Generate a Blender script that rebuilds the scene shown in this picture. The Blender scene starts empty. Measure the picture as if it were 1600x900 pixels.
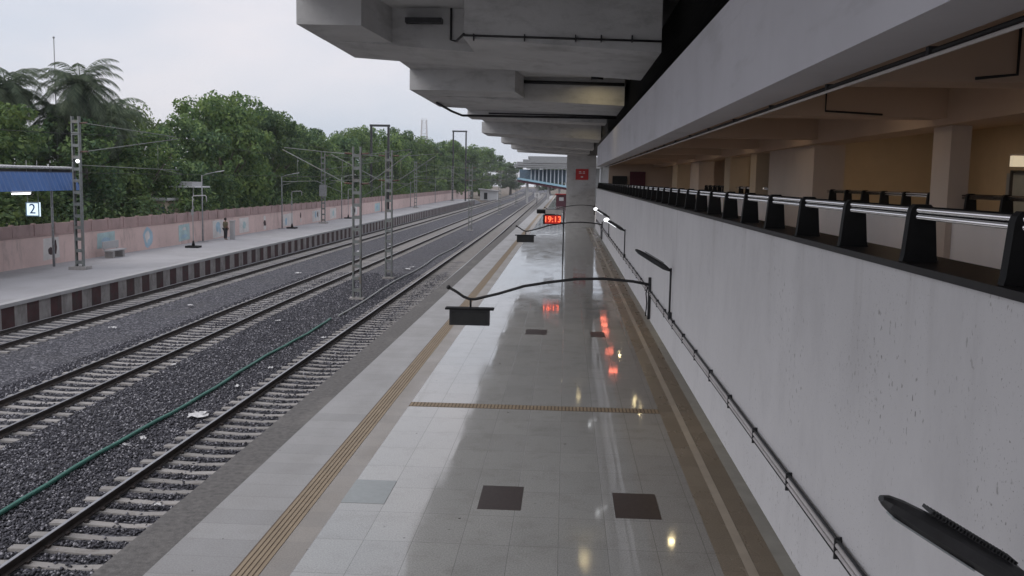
import bpy, math, random
import numpy as np
from mathutils import Vector, Matrix
random.seed(7); rng = np.random.default_rng(7)
S = bpy.context.scene; COL = S.collection
R = math.radians
HAZE = .0003

# ------------------------------------------------------------------ helpers
class MB:
    """collects polygons and links them as ONE mesh object"""
    def __init__(s): s.v = []; s.f = []; s.mi = []; s.sm = []
    def add(s, vs, fs, m=0, smooth=False):
        o = len(s.v); s.v += [tuple(p) for p in vs]
        for f in fs: s.f.append(tuple(o + i for i in f)); s.mi.append(m); s.sm.append(smooth)
        return s
    def box(s, x0, x1, y0, y1, z0, z1, m=0):
        v = [(x0,y0,z0),(x1,y0,z0),(x1,y1,z0),(x0,y1,z0),(x0,y0,z1),(x1,y0,z1),(x1,y1,z1),(x0,y1,z1)]
        return s.hexa(v, m)
    def hexa(s, v, m=0):
        return s.add(v, [(0,3,2,1),(4,5,6,7),(0,1,5,4),(1,2,6,5),(2,3,7,6),(3,0,4,7)], m)
    def tube(s, pts, r, n=8, m=0, cap=True):
        pts = [Vector(p) for p in pts]; rs = r if isinstance(r, (list, tuple)) else [r]*len(pts)
        o = len(s.v); up = None
        for i, p in enumerate(pts):
            d = (pts[min(i+1, len(pts)-1)] - pts[max(i-1, 0)]).normalized()
            if up is None:
                a = Vector((0,0,1)) if abs(d.z) < .9 else Vector((1,0,0)); up = (a - d*a.dot(d)).normalized()
            else: up = (up - d*up.dot(d)).normalized()
            w = d.cross(up)
            for k in range(n):
                t = 2*math.pi*k/n
                s.v.append(tuple(p + (up*math.cos(t) + w*math.sin(t))*rs[i]))
        for i in range(len(pts)-1):
            for k in range(n):
                s.f.append((o+i*n+k, o+i*n+(k+1)%n, o+(i+1)*n+(k+1)%n, o+(i+1)*n+k)); s.mi.append(m); s.sm.append(n > 5)
        if cap:
            s.f.append(tuple(o+k for k in reversed(range(n)))); s.mi.append(m); s.sm.append(False)
            e = o+(len(pts)-1)*n
            s.f.append(tuple(e+k for k in range(n))); s.mi.append(m); s.sm.append(False)
        return s
    def prism(s, poly, axis, a, b, m=0):
        """extrude a 2-D outline; axis x: (y,z) outline, y: (x,z), z: (x,y)"""
        def P(p, t): return {'x': (t, p[0], p[1]), 'y': (p[0], t, p[1]), 'z': (p[0], p[1], t)}[axis]
        n = len(poly); v = [P(p, a) for p in poly] + [P(p, b) for p in poly]
        f = [tuple(range(n)), tuple(range(2*n-1, n-1, -1))] + [(i, i+n, (i+1) % n + n, (i+1) % n) for i in range(n)]
        return s.add(v, f, m)
    def sweep(s, path, prof, m=0):
        """profile (dx,z) swept along a path of (x,y) points, perpendicular to +Y-ish"""
        n = len(prof); o = len(s.v)
        for (x, y) in path:
            for (dx, z) in prof: s.v.append((x+dx, y, z))
        for i in range(len(path)-1):
            for k in range(n):
                s.f.append((o+i*n+k, o+i*n+(k+1) % n, o+(i+1)*n+(k+1) % n, o+(i+1)*n+k)); s.mi.append(m); s.sm.append(False)
        s.f.append(tuple(o+k for k in range(n))); s.mi.append(m); s.sm.append(False)
        e = o+(len(path)-1)*n; s.f.append(tuple(e+k for k in reversed(range(n)))); s.mi.append(m); s.sm.append(False)
        return s
    def sphere(s, c, r, m=0, n=10, sc=(1,1,1)):
        vs = []; fs = []; h = n//2
        for i in range(h+1):
            a = math.pi*i/h
            for k in range(n):
                t = 2*math.pi*k/n
                vs.append((c[0]+r*sc[0]*math.sin(a)*math.cos(t), c[1]+r*sc[1]*math.sin(a)*math.sin(t), c[2]+r*sc[2]*math.cos(a)))
        for i in range(h):
            for k in range(n): fs.append((i*n+k, (i+1)*n+k, (i+1)*n+(k+1) % n, i*n+(k+1) % n))
        return s.add(vs, fs, m, True)
    def mesh(s, name, mats):
        me = bpy.data.meshes.new(name); me.from_pydata(s.v, [], s.f)
        me.polygons.foreach_set('material_index', s.mi); me.polygons.foreach_set('use_smooth', s.sm)
        for m in (mats if isinstance(mats, (list, tuple)) else [mats]): me.materials.append(m)
        me.update(); return me
    def build(s, name, mats, parent=None, fix=True):
        me = s.mesh(name, mats)
        if fix:
            import bmesh
            bm = bmesh.new(); bm.from_mesh(me); bmesh.ops.recalc_face_normals(bm, faces=bm.faces); bm.to_mesh(me); bm.free()
        return link(name, me, parent)
def link(name, me, parent=None):
    o = bpy.data.objects.new(name, me); COL.objects.link(o)
    if parent: o.parent = parent
    return o
def tag(o, label=None, cat=None, group=None, kind=None):
    if label: o['label'] = label
    if cat: o['category'] = cat
    if group: o['group'] = group
    if kind: o['kind'] = kind
    return o
def thing(name, label, cat, loc=(0,0,0), rz=0, group=None):
    o = bpy.data.objects.new(name, None); COL.objects.link(o); o.location = loc; o.rotation_euler = (0,0,rz)
    o.empty_display_size = .2
    return tag(o, label, cat, group)
def kids(o): return [c for c in bpy.data.objects if c.parent == o]
def copy_tree(o, loc, label=None, rz=None, sc=None, parent=None):
    c = o.copy(); COL.objects.link(c)
    if parent: c.parent = parent
    else:
        c.location = loc
        if label: c['label'] = label
        if rz is not None: c.rotation_euler = (0,0,rz)
        if sc is not None: c.scale = (sc, sc, sc) if isinstance(sc, (int, float)) else sc
    for ch in kids(o): copy_tree(ch, None, parent=c)
    return c
def struct(o): o['kind'] = 'structure'; return o

# ------------------------------------------------------------------ materials
def mat(name, col, rough=.7, var=.25, scale=3.0, bump=.0, bscale=30., metal=0., detail=5., stretch=(1,1,1), col2=None,
        dirt=None, spec=.5, coat=0., objrand=0.):
    m = bpy.data.materials.new(name); m.use_nodes = True; nt = m.node_tree; N = nt.nodes; L = nt.links
    b = N['Principled BSDF']; b.inputs['Roughness'].default_value = rough; b.inputs['Metallic'].default_value = metal
    b.inputs['Specular IOR Level'].default_value = spec
    g = N.new('ShaderNodeNewGeometry'); mp = N.new('ShaderNodeMapping'); L.new(g.outputs['Position'], mp.inputs['Vector'])
    mp.inputs['Scale'].default_value = stretch
    n = N.new('ShaderNodeTexNoise'); n.inputs['Scale'].default_value = scale; n.inputs['Detail'].default_value = detail
    n.inputs['Roughness'].default_value = .65; L.new(mp.outputs[0], n.inputs['Vector'])
    r = N.new('ShaderNodeValToRGB'); L.new(n.outputs['Fac'], r.inputs['Fac'])
    r.color_ramp.elements[0].position = .3; r.color_ramp.elements[1].position = .7
    c2 = col2 or tuple(min(1, c*(1+var)) for c in col); c1 = tuple(c*(1-var) for c in col) if not col2 else col
    r.color_ramp.elements[0].color = (*c1, 1); r.color_ramp.elements[1].color = (*c2, 1)
    out = r.outputs['Color']
    if dirt:                                   # (colour, scale, lo, hi, stretch) : stains with a shape of their own
        dc, ds, lo, hi, st = dirt
        mp2 = N.new('ShaderNodeMapping'); mp2.inputs['Scale'].default_value = st; L.new(g.outputs['Position'], mp2.inputs['Vector'])
        n2 = N.new('ShaderNodeTexNoise'); n2.inputs['Scale'].default_value = ds; n2.inputs['Detail'].default_value = 7; n2.inputs['Roughness'].default_value = .7
        L.new(mp2.outputs[0], n2.inputs['Vector'])
        mr = N.new('ShaderNodeMapRange'); mr.inputs[1].default_value = lo; mr.inputs[2].default_value = hi; L.new(n2.outputs['Fac'], mr.inputs[0])
        mx = N.new('ShaderNodeMix'); mx.data_type = 'RGBA'; L.new(mr.outputs[0], mx.inputs['Factor']); L.new(out, mx.inputs['A']); mx.inputs['B'].default_value = (*dc, 1)
        out = mx.outputs['Result']
    if objrand:
        oi = N.new('ShaderNodeObjectInfo'); hs = N.new('ShaderNodeHueSaturation')
        m1 = N.new('ShaderNodeMapRange'); m1.inputs[3].default_value = 1-objrand; m1.inputs[4].default_value = 1+objrand; L.new(oi.outputs['Random'], m1.inputs[0])
        L.new(m1.outputs[0], hs.inputs['Value']); L.new(out, hs.inputs['Color']); out = hs.outputs['Color']
    L.new(out, b.inputs['Base Color'])
    if bump:
        nb = N.new('ShaderNodeTexNoise'); nb.inputs['Scale'].default_value = bscale; nb.inputs['Detail'].default_value = 4; L.new(mp.outputs[0], nb.inputs['Vector'])
        bp = N.new('ShaderNodeBump'); bp.inputs['Strength'].default_value = bump; bp.inputs['Distance'].default_value = .02
        L.new(nb.outputs['Fac'], bp.inputs['Height']); L.new(bp.outputs[0], b.inputs['Normal'])
    return m
def emat(name, col, st):
    m = bpy.data.materials.new(name); m.use_nodes = True; b = m.node_tree.nodes['Principled BSDF']
    b.inputs['Base Color'].default_value = (*[c*.5 for c in col], 1); b.inputs['Emission Color'].default_value = (*col, 1); b.inputs['Emission Strength'].default_value = st
    return m
M = {}
M['concrete'] = mat('canopy_concrete', (.52,.52,.525), .85, .10, .7, .25, 18., dirt=((.30,.30,.30), 1.1, .5, .8, (1,.6,2.5)))
M['beam'] = mat('beam_paint', (.60,.595,.64), .8, .07, .5, .15, 12., dirt=((.46,.46,.48), 1.3, .55, .8, (1,.3,2.)))
M['wall'] = None
M['granite'] = mat('black_granite', (.016,.015,.016), .42, .3, 20, spec=.3)
M['castiron'] = mat('black_cast_metal', (.009,.009,.010), .6, .3, 12, spec=.25)
M['chrome'] = mat('polished_steel', (.75,.75,.76), .18, .05, 6, metal=1.)
M['beige'] = mat('warm_beige_plaster', (.50,.42,.32), .85, .08, 1.2)
M['offwhite'] = mat('offwhite_plaster', (.55,.475,.42), .85, .06, 1.2)
M['whitepaint'] = mat('pinkish_white_paint', (.80,.77,.77), .7, .04, 1.2)
M['palecol'] = mat('pale_blue_grey_column', (.42,.47,.52), .7, .06, 1.2)
M['bluepanel'] = mat('dull_blue_panel', (.10,.16,.22), .6, .12, 1.)
M['ceil'] = mat('concourse_ceiling_paint', (.58,.455,.36), .9, .06, .8)
M['darkmetal'] = mat('dark_painted_metal', (.025,.025,.028), .5, .25, 10)
M['greymetal'] = mat('galvanised_metal', (.30,.31,.32), .55, .18, 6, metal=.3, dirt=((.16,.13,.11), 5., .56, .75, (1,1,1)))
M['mastmetal'] = mat('mast_steel', (.185,.20,.195), .6, .2, 4, dirt=((.2,.15,.12), 3., .52, .75, (1,1,.6)))
M['pipewhite'] = mat('white_conduit', (.55,.52,.52), .6, .12, 2)
M['pipeblack'] = mat('black_conduit', (.02,.02,.022), .6, .2, 5)
M['louvre'] = mat('dark_louvre', (.020,.021,.022), .7, .3, 6)
M['rail_side'] = mat('rusty_rail_side', (.045,.034,.03), .8, .3, 6)
M['rail_top'] = mat('polished_rail_head', (.40,.40,.42), .32, .12, 3, metal=.7)
M['sleeper'] = mat('weathered_sleeper_concrete', (.36,.345,.335), .9, .25, 2.2, .3, 25., dirt=((.17,.15,.135), 2.2, .48, .75, (1,1,1)), objrand=.16)
M['earth'] = mat('dry_earth', (.16,.13,.10), .95, .3, .3)
M['plat2'] = mat('grey_platform_concrete', (.38,.375,.39), .85, .10, .25, .2, 10., dirt=((.30,.29,.29), .5, .5, .72, (.6,.25,1)))
M['face_red'] = mat('maroon_face_paint', (.075,.028,.03), .85, .35, 2., dirt=((.06,.055,.05), 1.5, .45, .7, (1,1,1)))
M['face_white'] = mat('dirty_white_face_paint', (.33,.31,.30), .85, .25, 1.6, dirt=((.12,.11,.10), 1.2, .5, .75, (1,1,.5)))
M['coping'] = mat('coping_stone', (.42,.415,.42), .8, .12, .6)
M['pinkwall'] = mat('pink_wall_paint', (.66,.50,.465), .9, .10, .5, .2, 8., dirt=((.36,.28,.26), .9, .54, .74, (1,1,.35)))
M['pinkband'] = mat('dusty_red_wall_band', (.40,.285,.27), .9, .14, .6, dirt=((.19,.14,.13), 1., .52, .75, (1,1,.5)))
M['muralwhite'] = mat('mural_white', (.66,.63,.61), .9, .15, 1.5)
M['muralblue'] = mat('mural_blue', (.36,.50,.60), .9, .2, 1.5)
M['muralteal'] = mat('mural_teal', (.42,.55,.56), .9, .2, 1.5)
M['muraldark'] = mat('mural_dark', (.06,.035,.035), .9, .3, 1.5)
M['bark'] = mat('bark', (.10,.08,.065), .9, .3, 3, .5, 9.)
M['palmbark'] = mat('palm_bark', (.20,.18,.165), .9, .25, 2, .5, 9., stretch=(1,1,4))
M['orange'] = mat('tile_orange', (.40,.27,.15), .6, .2, 4)
M['blue'] = mat('blue_roof_sheet', (.055,.14,.36), .55, .15, 1.)
M['skyblue'] = mat('pale_blue_paint', (.30,.50,.62), .5, .1, 1.)
M['green_pipe'] = mat('green_hose', (.04,.17,.135), .5, .2, 3)
M['grey_pipe'] = mat('grey_hose', (.36,.38,.38), .6, .2, 3)
M['paper'] = mat('white_paper', (.65,.65,.66), .8, .15, 6)
M['red'] = mat('red_sign_paint', (.45,.02,.02), .5, .1, 3)
M['maroon'] = mat('maroon_paint', (.10,.02,.035), .6, .2, 3)
M['matwood'] = mat('brown_floor_plate', (.055,.042,.04), .45, .25, 14)
M['greyplate'] = mat('grey_floor_plate', (.33,.36,.37), .4, .08, 8)
M['glass'] = mat('blue_grey_glass', (.10,.15,.18), .1, .1, 2)
M['skin'] = mat('skin', (.22,.13,.09), .6, .05, 8)
M['olive'] = mat('olive_cloth', (.13,.115,.07), .9, .2, 8)
M['darkcloth'] = mat('dark_cloth', (.03,.03,.035), .9, .2, 8)
M['hair'] = mat('black_hair', (.012,.011,.011), .6, .2, 20)
M['porcelain'] = mat('brown_insulator', (.11,.045,.03), .3, .2, 4)
M['led_red'] = emat('red_led', (1.,.13,.05), 2.6)
M['led_redlow'] = emat('red_led_panel', (.62,.03,.02), .45)
M['led_refl'] = emat('red_led_board', (1.,.20,.12), 7.)
M['led_white'] = emat('white_led', (.95,.97,1.), 3.)
M['warm'] = emat('warm_lamp', (1.,.80,.42), 55.)
M['warm_big'] = emat('warm_canopy_lamp', (1.,.80,.42), 36.)
M['warm_ceiling'] = emat('warm_ceiling_lamp', (1.,.79,.54), 23.)
M['sign_lit'] = emat('lit_sign_face', (.75,.90,1.), 1.1)
M['cream_lit'] = emat('cream_tube', (1.,.85,.6), .5)

def leafmat(name, c1, c2, c3, trans=.0):
    m = bpy.data.materials.new(name); m.use_nodes = True; nt = m.node_tree; N = nt.nodes; L = nt.links
    b = N['Principled BSDF']; b.inputs['Roughness'].default_value = .6; b.inputs['Specular IOR Level'].default_value = .25
    g = N.new('ShaderNodeNewGeometry')
    n = N.new('ShaderNodeTexNoise'); n.inputs['Scale'].default_value = .55; n.inputs['Detail'].default_value = 3; L.new(g.outputs['Position'], n.inputs['Vector'])
    n2 = N.new('ShaderNodeMath'); n2.operation = 'MULTIPLY_ADD'; L.new(g.outputs['Random Per Island'], n2.inputs[0]); n2.inputs[1].default_value = .45; 
    L.new(n.outputs['Fac'], n2.inputs[2])
    r = N.new('ShaderNodeValToRGB'); e = r.color_ramp.elements; e[0].position = .42; e[0].color = (*c1, 1); e[1].position = .98; e[1].color = (*c3, 1)
    k = e.new(.68); k.color = (*c2, 1); L.new(n2.outputs[0], r.inputs['Fac'])
    oi = N.new('ShaderNodeObjectInfo'); hs = N.new('ShaderNodeHueSaturation'); mr = N.new('ShaderNodeMapRange'); mr.inputs[3].default_value = .95; mr.inputs[4].default_value = 1.4
    L.new(oi.outputs['Random'], mr.inputs[0]); L.new(mr.outputs[0], hs.inputs['Value']); L.new(r.outputs[0], hs.inputs['Color']); L.new(hs.outputs[0], b.inputs['Base Color'])
    tl_ = N.new('ShaderNodeBsdfTranslucent'); L.new(hs.outputs[0], tl_.inputs['Color']); ms = N.new('ShaderNodeMixShader'); ms.inputs[0].default_value = .35
    L.new(b.outputs[0], ms.inputs[1]); L.new(tl_.outputs[0], ms.inputs[2]); L.new(ms.outputs[0], N['Material Output'].inputs['Surface'])
    return m
M['leaf'] = leafmat('leaf', (.052,.100,.044), (.105,.172,.062), (.185,.255,.078))
M['leaf_pale'] = leafmat('pale_leaf', (.10,.15,.06), (.15,.21,.08), (.20,.26,.10))
M['leaf_dark'] = leafmat('dusky_leaf', (.046,.090,.050), (.090,.150,.066), (.155,.22,.078))
M['frond'] = leafmat('palm_frond', (.055,.080,.055), (.10,.135,.085), (.17,.21,.13))
M['frond_dry'] = leafmat('dry_palm_frond', (.05,.04,.03), (.08,.06,.045), (.11,.09,.065))

# the white mezzanine wall : scuffed white paint with small dark chips and vertical runs
def wallmat():
    m = mat('scuffed_white_paint', (.665,.655,.665), .75, .04, .6, .22, 9., dirt=((.56,.55,.56), .9, .5, .8, (1,1.2,.75)))
    nt = m.node_tree; N = nt.nodes; L = nt.links; b = N['Principled BSDF']
    src = b.inputs['Base Color'].links[0].from_socket; g = N.new('ShaderNodeNewGeometry')
    def spots(scale, lo, hi, mask_scale, mlo, mhi, colr, src, st=(1,1,1)):
        mp = N.new('ShaderNodeMapping'); mp.inputs['Scale'].default_value = st; L.new(g.outputs['Position'], mp.inputs['Vector'])
        n = N.new('ShaderNodeTexNoise'); n.inputs['Scale'].default_value = scale; n.inputs['Detail'].default_value = 3; L.new(mp.outputs[0], n.inputs['Vector'])
        k = N.new('ShaderNodeTexNoise'); k.inputs['Scale'].default_value = mask_scale; k.inputs['Detail'].default_value = 3; L.new(g.outputs['Position'], k.inputs['Vector'])
        a = N.new('ShaderNodeMapRange'); a.inputs[1].default_value = lo; a.inputs[2].default_value = hi; L.new(n.outputs['Fac'], a.inputs[0])
        c = N.new('ShaderNodeMapRange'); c.inputs[1].default_value = mlo; c.inputs[2].default_value = mhi; L.new(k.outputs['Fac'], c.inputs[0])
        t = N.new('ShaderNodeMath'); t.operation = 'MULTIPLY'; L.new(a.outputs[0], t.inputs[0]); L.new(c.outputs[0], t.inputs[1])
        mx = N.new('ShaderNodeMix'); mx.data_type = 'RGBA'; L.new(t.outputs[0], mx.inputs['Factor']); L.new(src, mx.inputs['A']); mx.inputs['B'].default_value = (*colr, 1)
        return mx.outputs['Result']
    s = spots(38, .645, .70, 1.1,   .44, .64, (.30,.29,.285), src, (1,1,.6))
    s = spots(75, .655, .72, .8, .40, .56, (.34,.33,.325), s)
    sx = N.new('ShaderNodeSeparateXYZ'); L.new(g.outputs['Position'], sx.inputs[0]); zr = N.new('ShaderNodeMapRange'); zr.inputs[1].default_value = 3.9; zr.inputs[2].default_value = 4.8; L.new(sx.outputs[2], zr.inputs[0])
    mp = N.new('ShaderNodeMapping'); mp.inputs['Scale'].default_value = (1,1,.06); L.new(g.outputs['Position'], mp.inputs['Vector'])
    n = N.new('ShaderNodeTexNoise'); n.inputs['Scale'].default_value = 5.; n.inputs['Detail'].default_value = 6; L.new(mp.outputs[0], n.inputs['Vector'])
    a = N.new('ShaderNodeMapRange'); a.inputs[1].default_value = .55; a.inputs[2].default_value = .8; a.inputs[4].default_value = .4; L.new(n.outputs['Fac'], a.inputs[0])
    t = N.new('ShaderNodeMath'); t.operation = 'MULTIPLY'; L.new(a.outputs[0], t.inputs[0]); L.new(zr.outputs[0], t.inputs[1])
    mx = N.new('ShaderNodeMix'); mx.data_type = 'RGBA'; L.new(t.outputs[0], mx.inputs['Factor']); L.new(s, mx.inputs['A']); mx.inputs['B'].default_value = (.36,.34,.33,1); s = mx.outputs['Result']
    L.new(s, b.inputs['Base Color']); return m
M['wall'] = wallmat()

# polished stone floor: rectangular slabs, thin joints, slightly wavy gloss
def tilemat(name, c1, c2, mortar, w, h, rough, ox=0., oy=0., msize=.005, smear=.10, spec=.5, dirtcol=(.2,.19,.18), dirtlo=.6):
    m = bpy.data.materials.new(name); m.use_nodes = True; nt = m.node_tree; N = nt.nodes; L = nt.links; b = N['Principled BSDF']
    g = N.new('ShaderNodeNewGeometry'); mp = N.new('ShaderNodeMapping'); mp.inputs['Location'].default_value = (ox, oy, 0); L.new(g.outputs['Position'], mp.inputs['Vector'])
    br = N.new('ShaderNodeTexBrick'); br.offset = 0.; br.inputs['Scale'].default_value = 1.; br.inputs['Brick Width'].default_value = w; br.inputs['Row Height'].default_value = h
    br.inputs['Mortar Size'].default_value = msize; br.inputs['Mortar Smooth'].default_value = .3; br.inputs['Bias'].default_value = 0.
    br.inputs['Color1'].default_value = (*c1, 1); br.inputs['Color2'].default_value = (*c2, 1); br.inputs['Mortar'].default_value = (*mortar, 1)
    L.new(mp.outputs[0], br.inputs['Vector'])
    n = N.new('ShaderNodeTexNoise'); n.inputs['Scale'].default_value = 1.6; n.inputs['Detail'].default_value = 8; n.inputs['Roughness'].default_value = .7; L.new(g.outputs['Position'], n.inputs['Vector'])
    a = N.new('ShaderNodeMapRange'); a.inputs[1].default_value = dirtlo; a.inputs[2].default_value = .85; a.inputs[4].default_value = .8; L.new(n.outputs['Fac'], a.inputs[0])
    mx = N.new('ShaderNodeMix'); mx.data_type = 'RGBA'; L.new(a.outputs[0], mx.inputs['Factor']); L.new(br.outputs['Color'], mx.inputs['A']); mx.inputs['B'].default_value = (*dirtcol, 1)
    # tiny dark specks of chewing gum and dirt
    v = N.new('ShaderNodeTexNoise'); v.inputs['Scale'].default_value = 7.; v.inputs['Detail'].default_value = 2; L.new(g.outputs['Position'], v.inputs['Vector'])
    va = N.new('ShaderNodeMapRange'); va.inputs[1].default_value = .745; va.inputs[2].default_value = .77; L.new(v.outputs['Fac'], va.inputs[0])
    mx2 = N.new('ShaderNodeMix'); mx2.data_type = 'RGBA'; L.new(va.outputs[0], mx2.inputs['Factor']); L.new(mx.outputs['Result'], mx2.inputs['A']); mx2.inputs['B'].default_value = (.06,.055,.05,1)
    gr = N.new('ShaderNodeTexNoise'); gr.inputs['Scale'].default_value = 42.; gr.inputs['Detail'].default_value = 3; L.new(g.outputs['Position'], gr.inputs['Vector'])
    gm = N.new('ShaderNodeMapRange'); gm.inputs[1].default_value = .3; gm.inputs[2].default_value = .7; gm.inputs[3].default_value = .80; gm.inputs[4].default_value = 1.18; L.new(gr.outputs['Fac'], gm.inputs[0])
    gh = N.new('ShaderNodeHueSaturation'); L.new(gm.outputs[0], gh.inputs['Value']); L.new(mx2.outputs['Result'], gh.inputs['Color'])
    L.new(gh.outputs['Color'], b.inputs['Base Color'])
    n3 = N.new('ShaderNodeTexNoise'); n3.inputs['Scale'].default_value = .9; n3.inputs['Detail'].default_value = 6
    mp3 = N.new('ShaderNodeMapping'); mp3.inputs['Scale'].default_value = (1.5,.5,1); L.new(g.outputs['Position'], mp3.inputs['Vector']); L.new(mp3.outputs[0], n3.inputs['Vector'])
    ra = N.new('ShaderNodeMapRange'); ra.inputs[1].default_value = .35; ra.inputs[2].default_value = .7; ra.inputs[3].default_value = rough; ra.inputs[4].default_value = rough+smear; L.new(n3.outputs['Fac'], ra.inputs[0])
    L.new(ra.outputs[0], b.inputs['Roughness']); b.inputs['Specular IOR Level'].default_value = spec
    # each slab tilts a hair + joint grooves
    n4 = N.new('ShaderNodeTexNoise'); n4.inputs['Scale'].default_value = 1.3; n4.inputs['Detail'].default_value = 1; L.new(g.outputs['Position'], n4.inputs['Vector'])
    bp0 = N.new('ShaderNodeBump'); bp0.inputs['Strength'].default_value = .05; bp0.inputs['Distance'].default_value = .02; L.new(n4.outputs['Fac'], bp0.inputs['Height'])
    bp = N.new('ShaderNodeBump'); bp.inputs['Strength'].default_value = .4; bp.inputs['Distance'].default_value = .003; bp.invert = True; L.new(br.outputs['Fac'], bp.inputs['Height']); L.new(bp0.outputs[0], bp.inputs['Normal'])
    L.new(bp.outputs[0], b.inputs['Normal']); return m
M['floor'] = tilemat('polished_stone_slabs', (.365,.368,.362), (.405,.408,.40), (.22,.22,.215), .70, 1.2, .03, ox=3.5, oy=.0, spec=.75, dirtlo=.5, smear=.09, dirtcol=(.255,.25,.235))
M['edge_tile'] = tilemat('matt_edge_tiles', (.285,.28,.28), (.345,.34,.34), (.22,.215,.21), 1.12, .62, .33, ox=5.38, smear=.15, msize=.008, dirtlo=.5, dirtcol=(.24,.23,.22))
M['warmstrip'] = tilemat('warm_grey_tiles', (.27,.245,.22), (.315,.285,.255), (.22,.20,.18), .45, .62, .3, ox=3.9, smear=.15, dirtlo=.5)
M['brownfloor'] = tilemat('brown_stone_slabs', (.27,.235,.19), (.31,.27,.22), (.19,.17,.145), .6, .6, .22, ox=2.7, smear=.15, dirtlo=.55, dirtcol=(.20,.175,.145))
M['thinstrip'] = mat('pale_beige_stone', (.52,.47,.40), .3, .12, 2)
M['gutter'] = mat('grey_gutter_stone', (.42,.425,.40), .45, .15, 2)
M['border'] = mat('rough_grey_edge_stone', (.145,.14,.138), .9, .35, 9., .5, 40., dirt=((.24,.23,.22), .8, .52, .8, (1,.5,1)))
M['tactile'] = mat('ochre_tactile_tile', (.32,.25,.17), .6, .12, 2.)
M['groove'] = mat('dark_tactile_groove', (.14,.105,.075), .8, .2, 4)

# ballast : voronoi stones with bump for the sheet, loose stones on top near the camera
def ballastmat():
    m = bpy.data.materials.new('ballast_stone'); m.use_nodes = True; nt = m.node_tree; N = nt.nodes; L = nt.links; b = N['Principled BSDF']
    b.inputs['Roughness'].default_value = .8; g = N.new('ShaderNodeNewGeometry')
    v = N.new('ShaderNodeTexVoronoi'); v.inputs['Scale'].default_value = 16.; L.new(g.outputs['Position'], v.inputs['Vector'])
    hs = N.new('ShaderNodeSeparateColor'); L.new(v.outputs['Color'], hs.inputs[0])
    r = N.new('ShaderNodeValToRGB'); e = r.color_ramp.elements; e[0].position = .0; e[0].color = (.018,.018,.025,1); e[1].position = 1.; e[1].color = (.28,.275,.30,1)
    k = e.new(.7); k.color = (.075,.075,.092,1); L.new(hs.outputs[0], r.inputs['Fac'])
    n = N.new('ShaderNodeTexNoise'); n.inputs['Scale'].default_value = .35; n.inputs['Detail'].default_value = 5; L.new(g.outputs['Position'], n.inputs['Vector'])
    a = N.new('ShaderNodeMapRange'); a.inputs[1].default_value = .5; a.inputs[2].default_value = .75; a.inputs[4].default_value = .6; L.new(n.outputs['Fac'], a.inputs[0])
    mx = N.new('ShaderNodeMix'); mx.data_type = 'RGBA'; L.new(a.outputs[0], mx.inputs['Factor']); L.new(r.outputs[0], mx.inputs['A']); mx.inputs['B'].default_value = (.085,.082,.085,1)
    L.new(mx.outputs['Result'], b.inputs['Base Color'])
    bp = N.new('ShaderNodeBump'); bp.inputs['Strength'].default_value = 1.; bp.inputs['Distance'].default_value = .05; bp.invert = True; L.new(v.outputs['Distance'], bp.inputs['Height']); L.new(bp.outputs[0], b.inputs['Normal'])
    return m
M['ballast'] = ballastmat()
def stonemat():
    m = bpy.data.materials.new('loose_ballast_stone'); m.use_nodes = True; nt = m.node_tree; N = nt.nodes; L = nt.links; b = N['Principled BSDF']; b.inputs['Roughness'].default_value = .75
    g = N.new('ShaderNodeNewGeometry'); r = N.new('ShaderNodeValToRGB'); e = r.color_ramp.elements
    e[0].color = (.022,.022,.030,1); e[1].color = (.42,.415,.45,1); k = e.new(.78); k.color = (.10,.10,.122,1); L.new(g.outputs['Random Per Island'], r.inputs['Fac']); L.new(r.outputs[0], b.inputs['Base Color'])
    return m
M['stone'] = stonemat()

# ------------------------------------------------------------------ camera, light, sky
H = 5.2; F = 1500.
roll = .018; dx, dy = 86., 168.; c_, s_ = math.cos(roll), math.sin(roll)
ax, ay = c_*dx - s_*dy, s_*dx + c_*dy
pitch = -math.atan2(ay, F); yaw = -math.atan2(ax*math.cos(pitch), F)
fw = Vector((math.sin(yaw)*math.cos(pitch), math.cos(yaw)*math.cos(pitch), math.sin(pitch)))
r0 = Vector((math.cos(yaw), -math.sin(yaw), 0)); u0 = r0.cross(fw)
r1 = r0*c_ + u0*s_; u1 = -r0*s_ + u0*c_
cd = bpy.data.cameras.new('camera'); cam = bpy.data.objects.new('camera', cd); COL.objects.link(cam)
cam.matrix_world = Matrix(((r1.x,u1.x,-fw.x,0),(r1.y,u1.y,-fw.y,0),(r1.z,u1.z,-fw.z,H),(0,0,0,1)))
cd.sensor_width = 36; cd.lens = 36*F/1600; cd.clip_start = .1; cd.clip_end = 6000
S.camera = cam

W = bpy.data.worlds.new('World'); S.world = W; W.use_nodes = True; nt = W.node_tree; N = nt.nodes; L = nt.links
bg = N['Background']; bg.inputs['Strength'].default_value = .1
sky = N.new('ShaderNodeTexSky'); sky.sky_type = 'NISHITA'; sky.sun_disc = False; sky.sun_elevation = R(48); sky.sun_rotation = R(-125)
tc = N.new('ShaderNodeTexCoord'); mp = N.new('ShaderNodeMapping'); mp.inputs['Scale'].default_value = (1,1,2.6); L.new(tc.outputs['Generated'], mp.inputs['Vector'])
n = N.new('ShaderNodeTexNoise'); n.inputs['Scale'].default_value = 2.3; n.inputs['Detail'].default_value = 6; n.inputs['Roughness'].default_value = .5; L.new(mp.outputs[0], n.inputs['Vector'])
r = N.new('ShaderNodeValToRGB'); e = r.color_ramp.elements; e[0].position = .34; e[0].color = (6.5,7.2,8.4,1); e[1].position = .66; e[1].color = (9.3,8.9,9.3,1); L.new(n.outputs['Fac'], r.inputs['Fac'])
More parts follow.
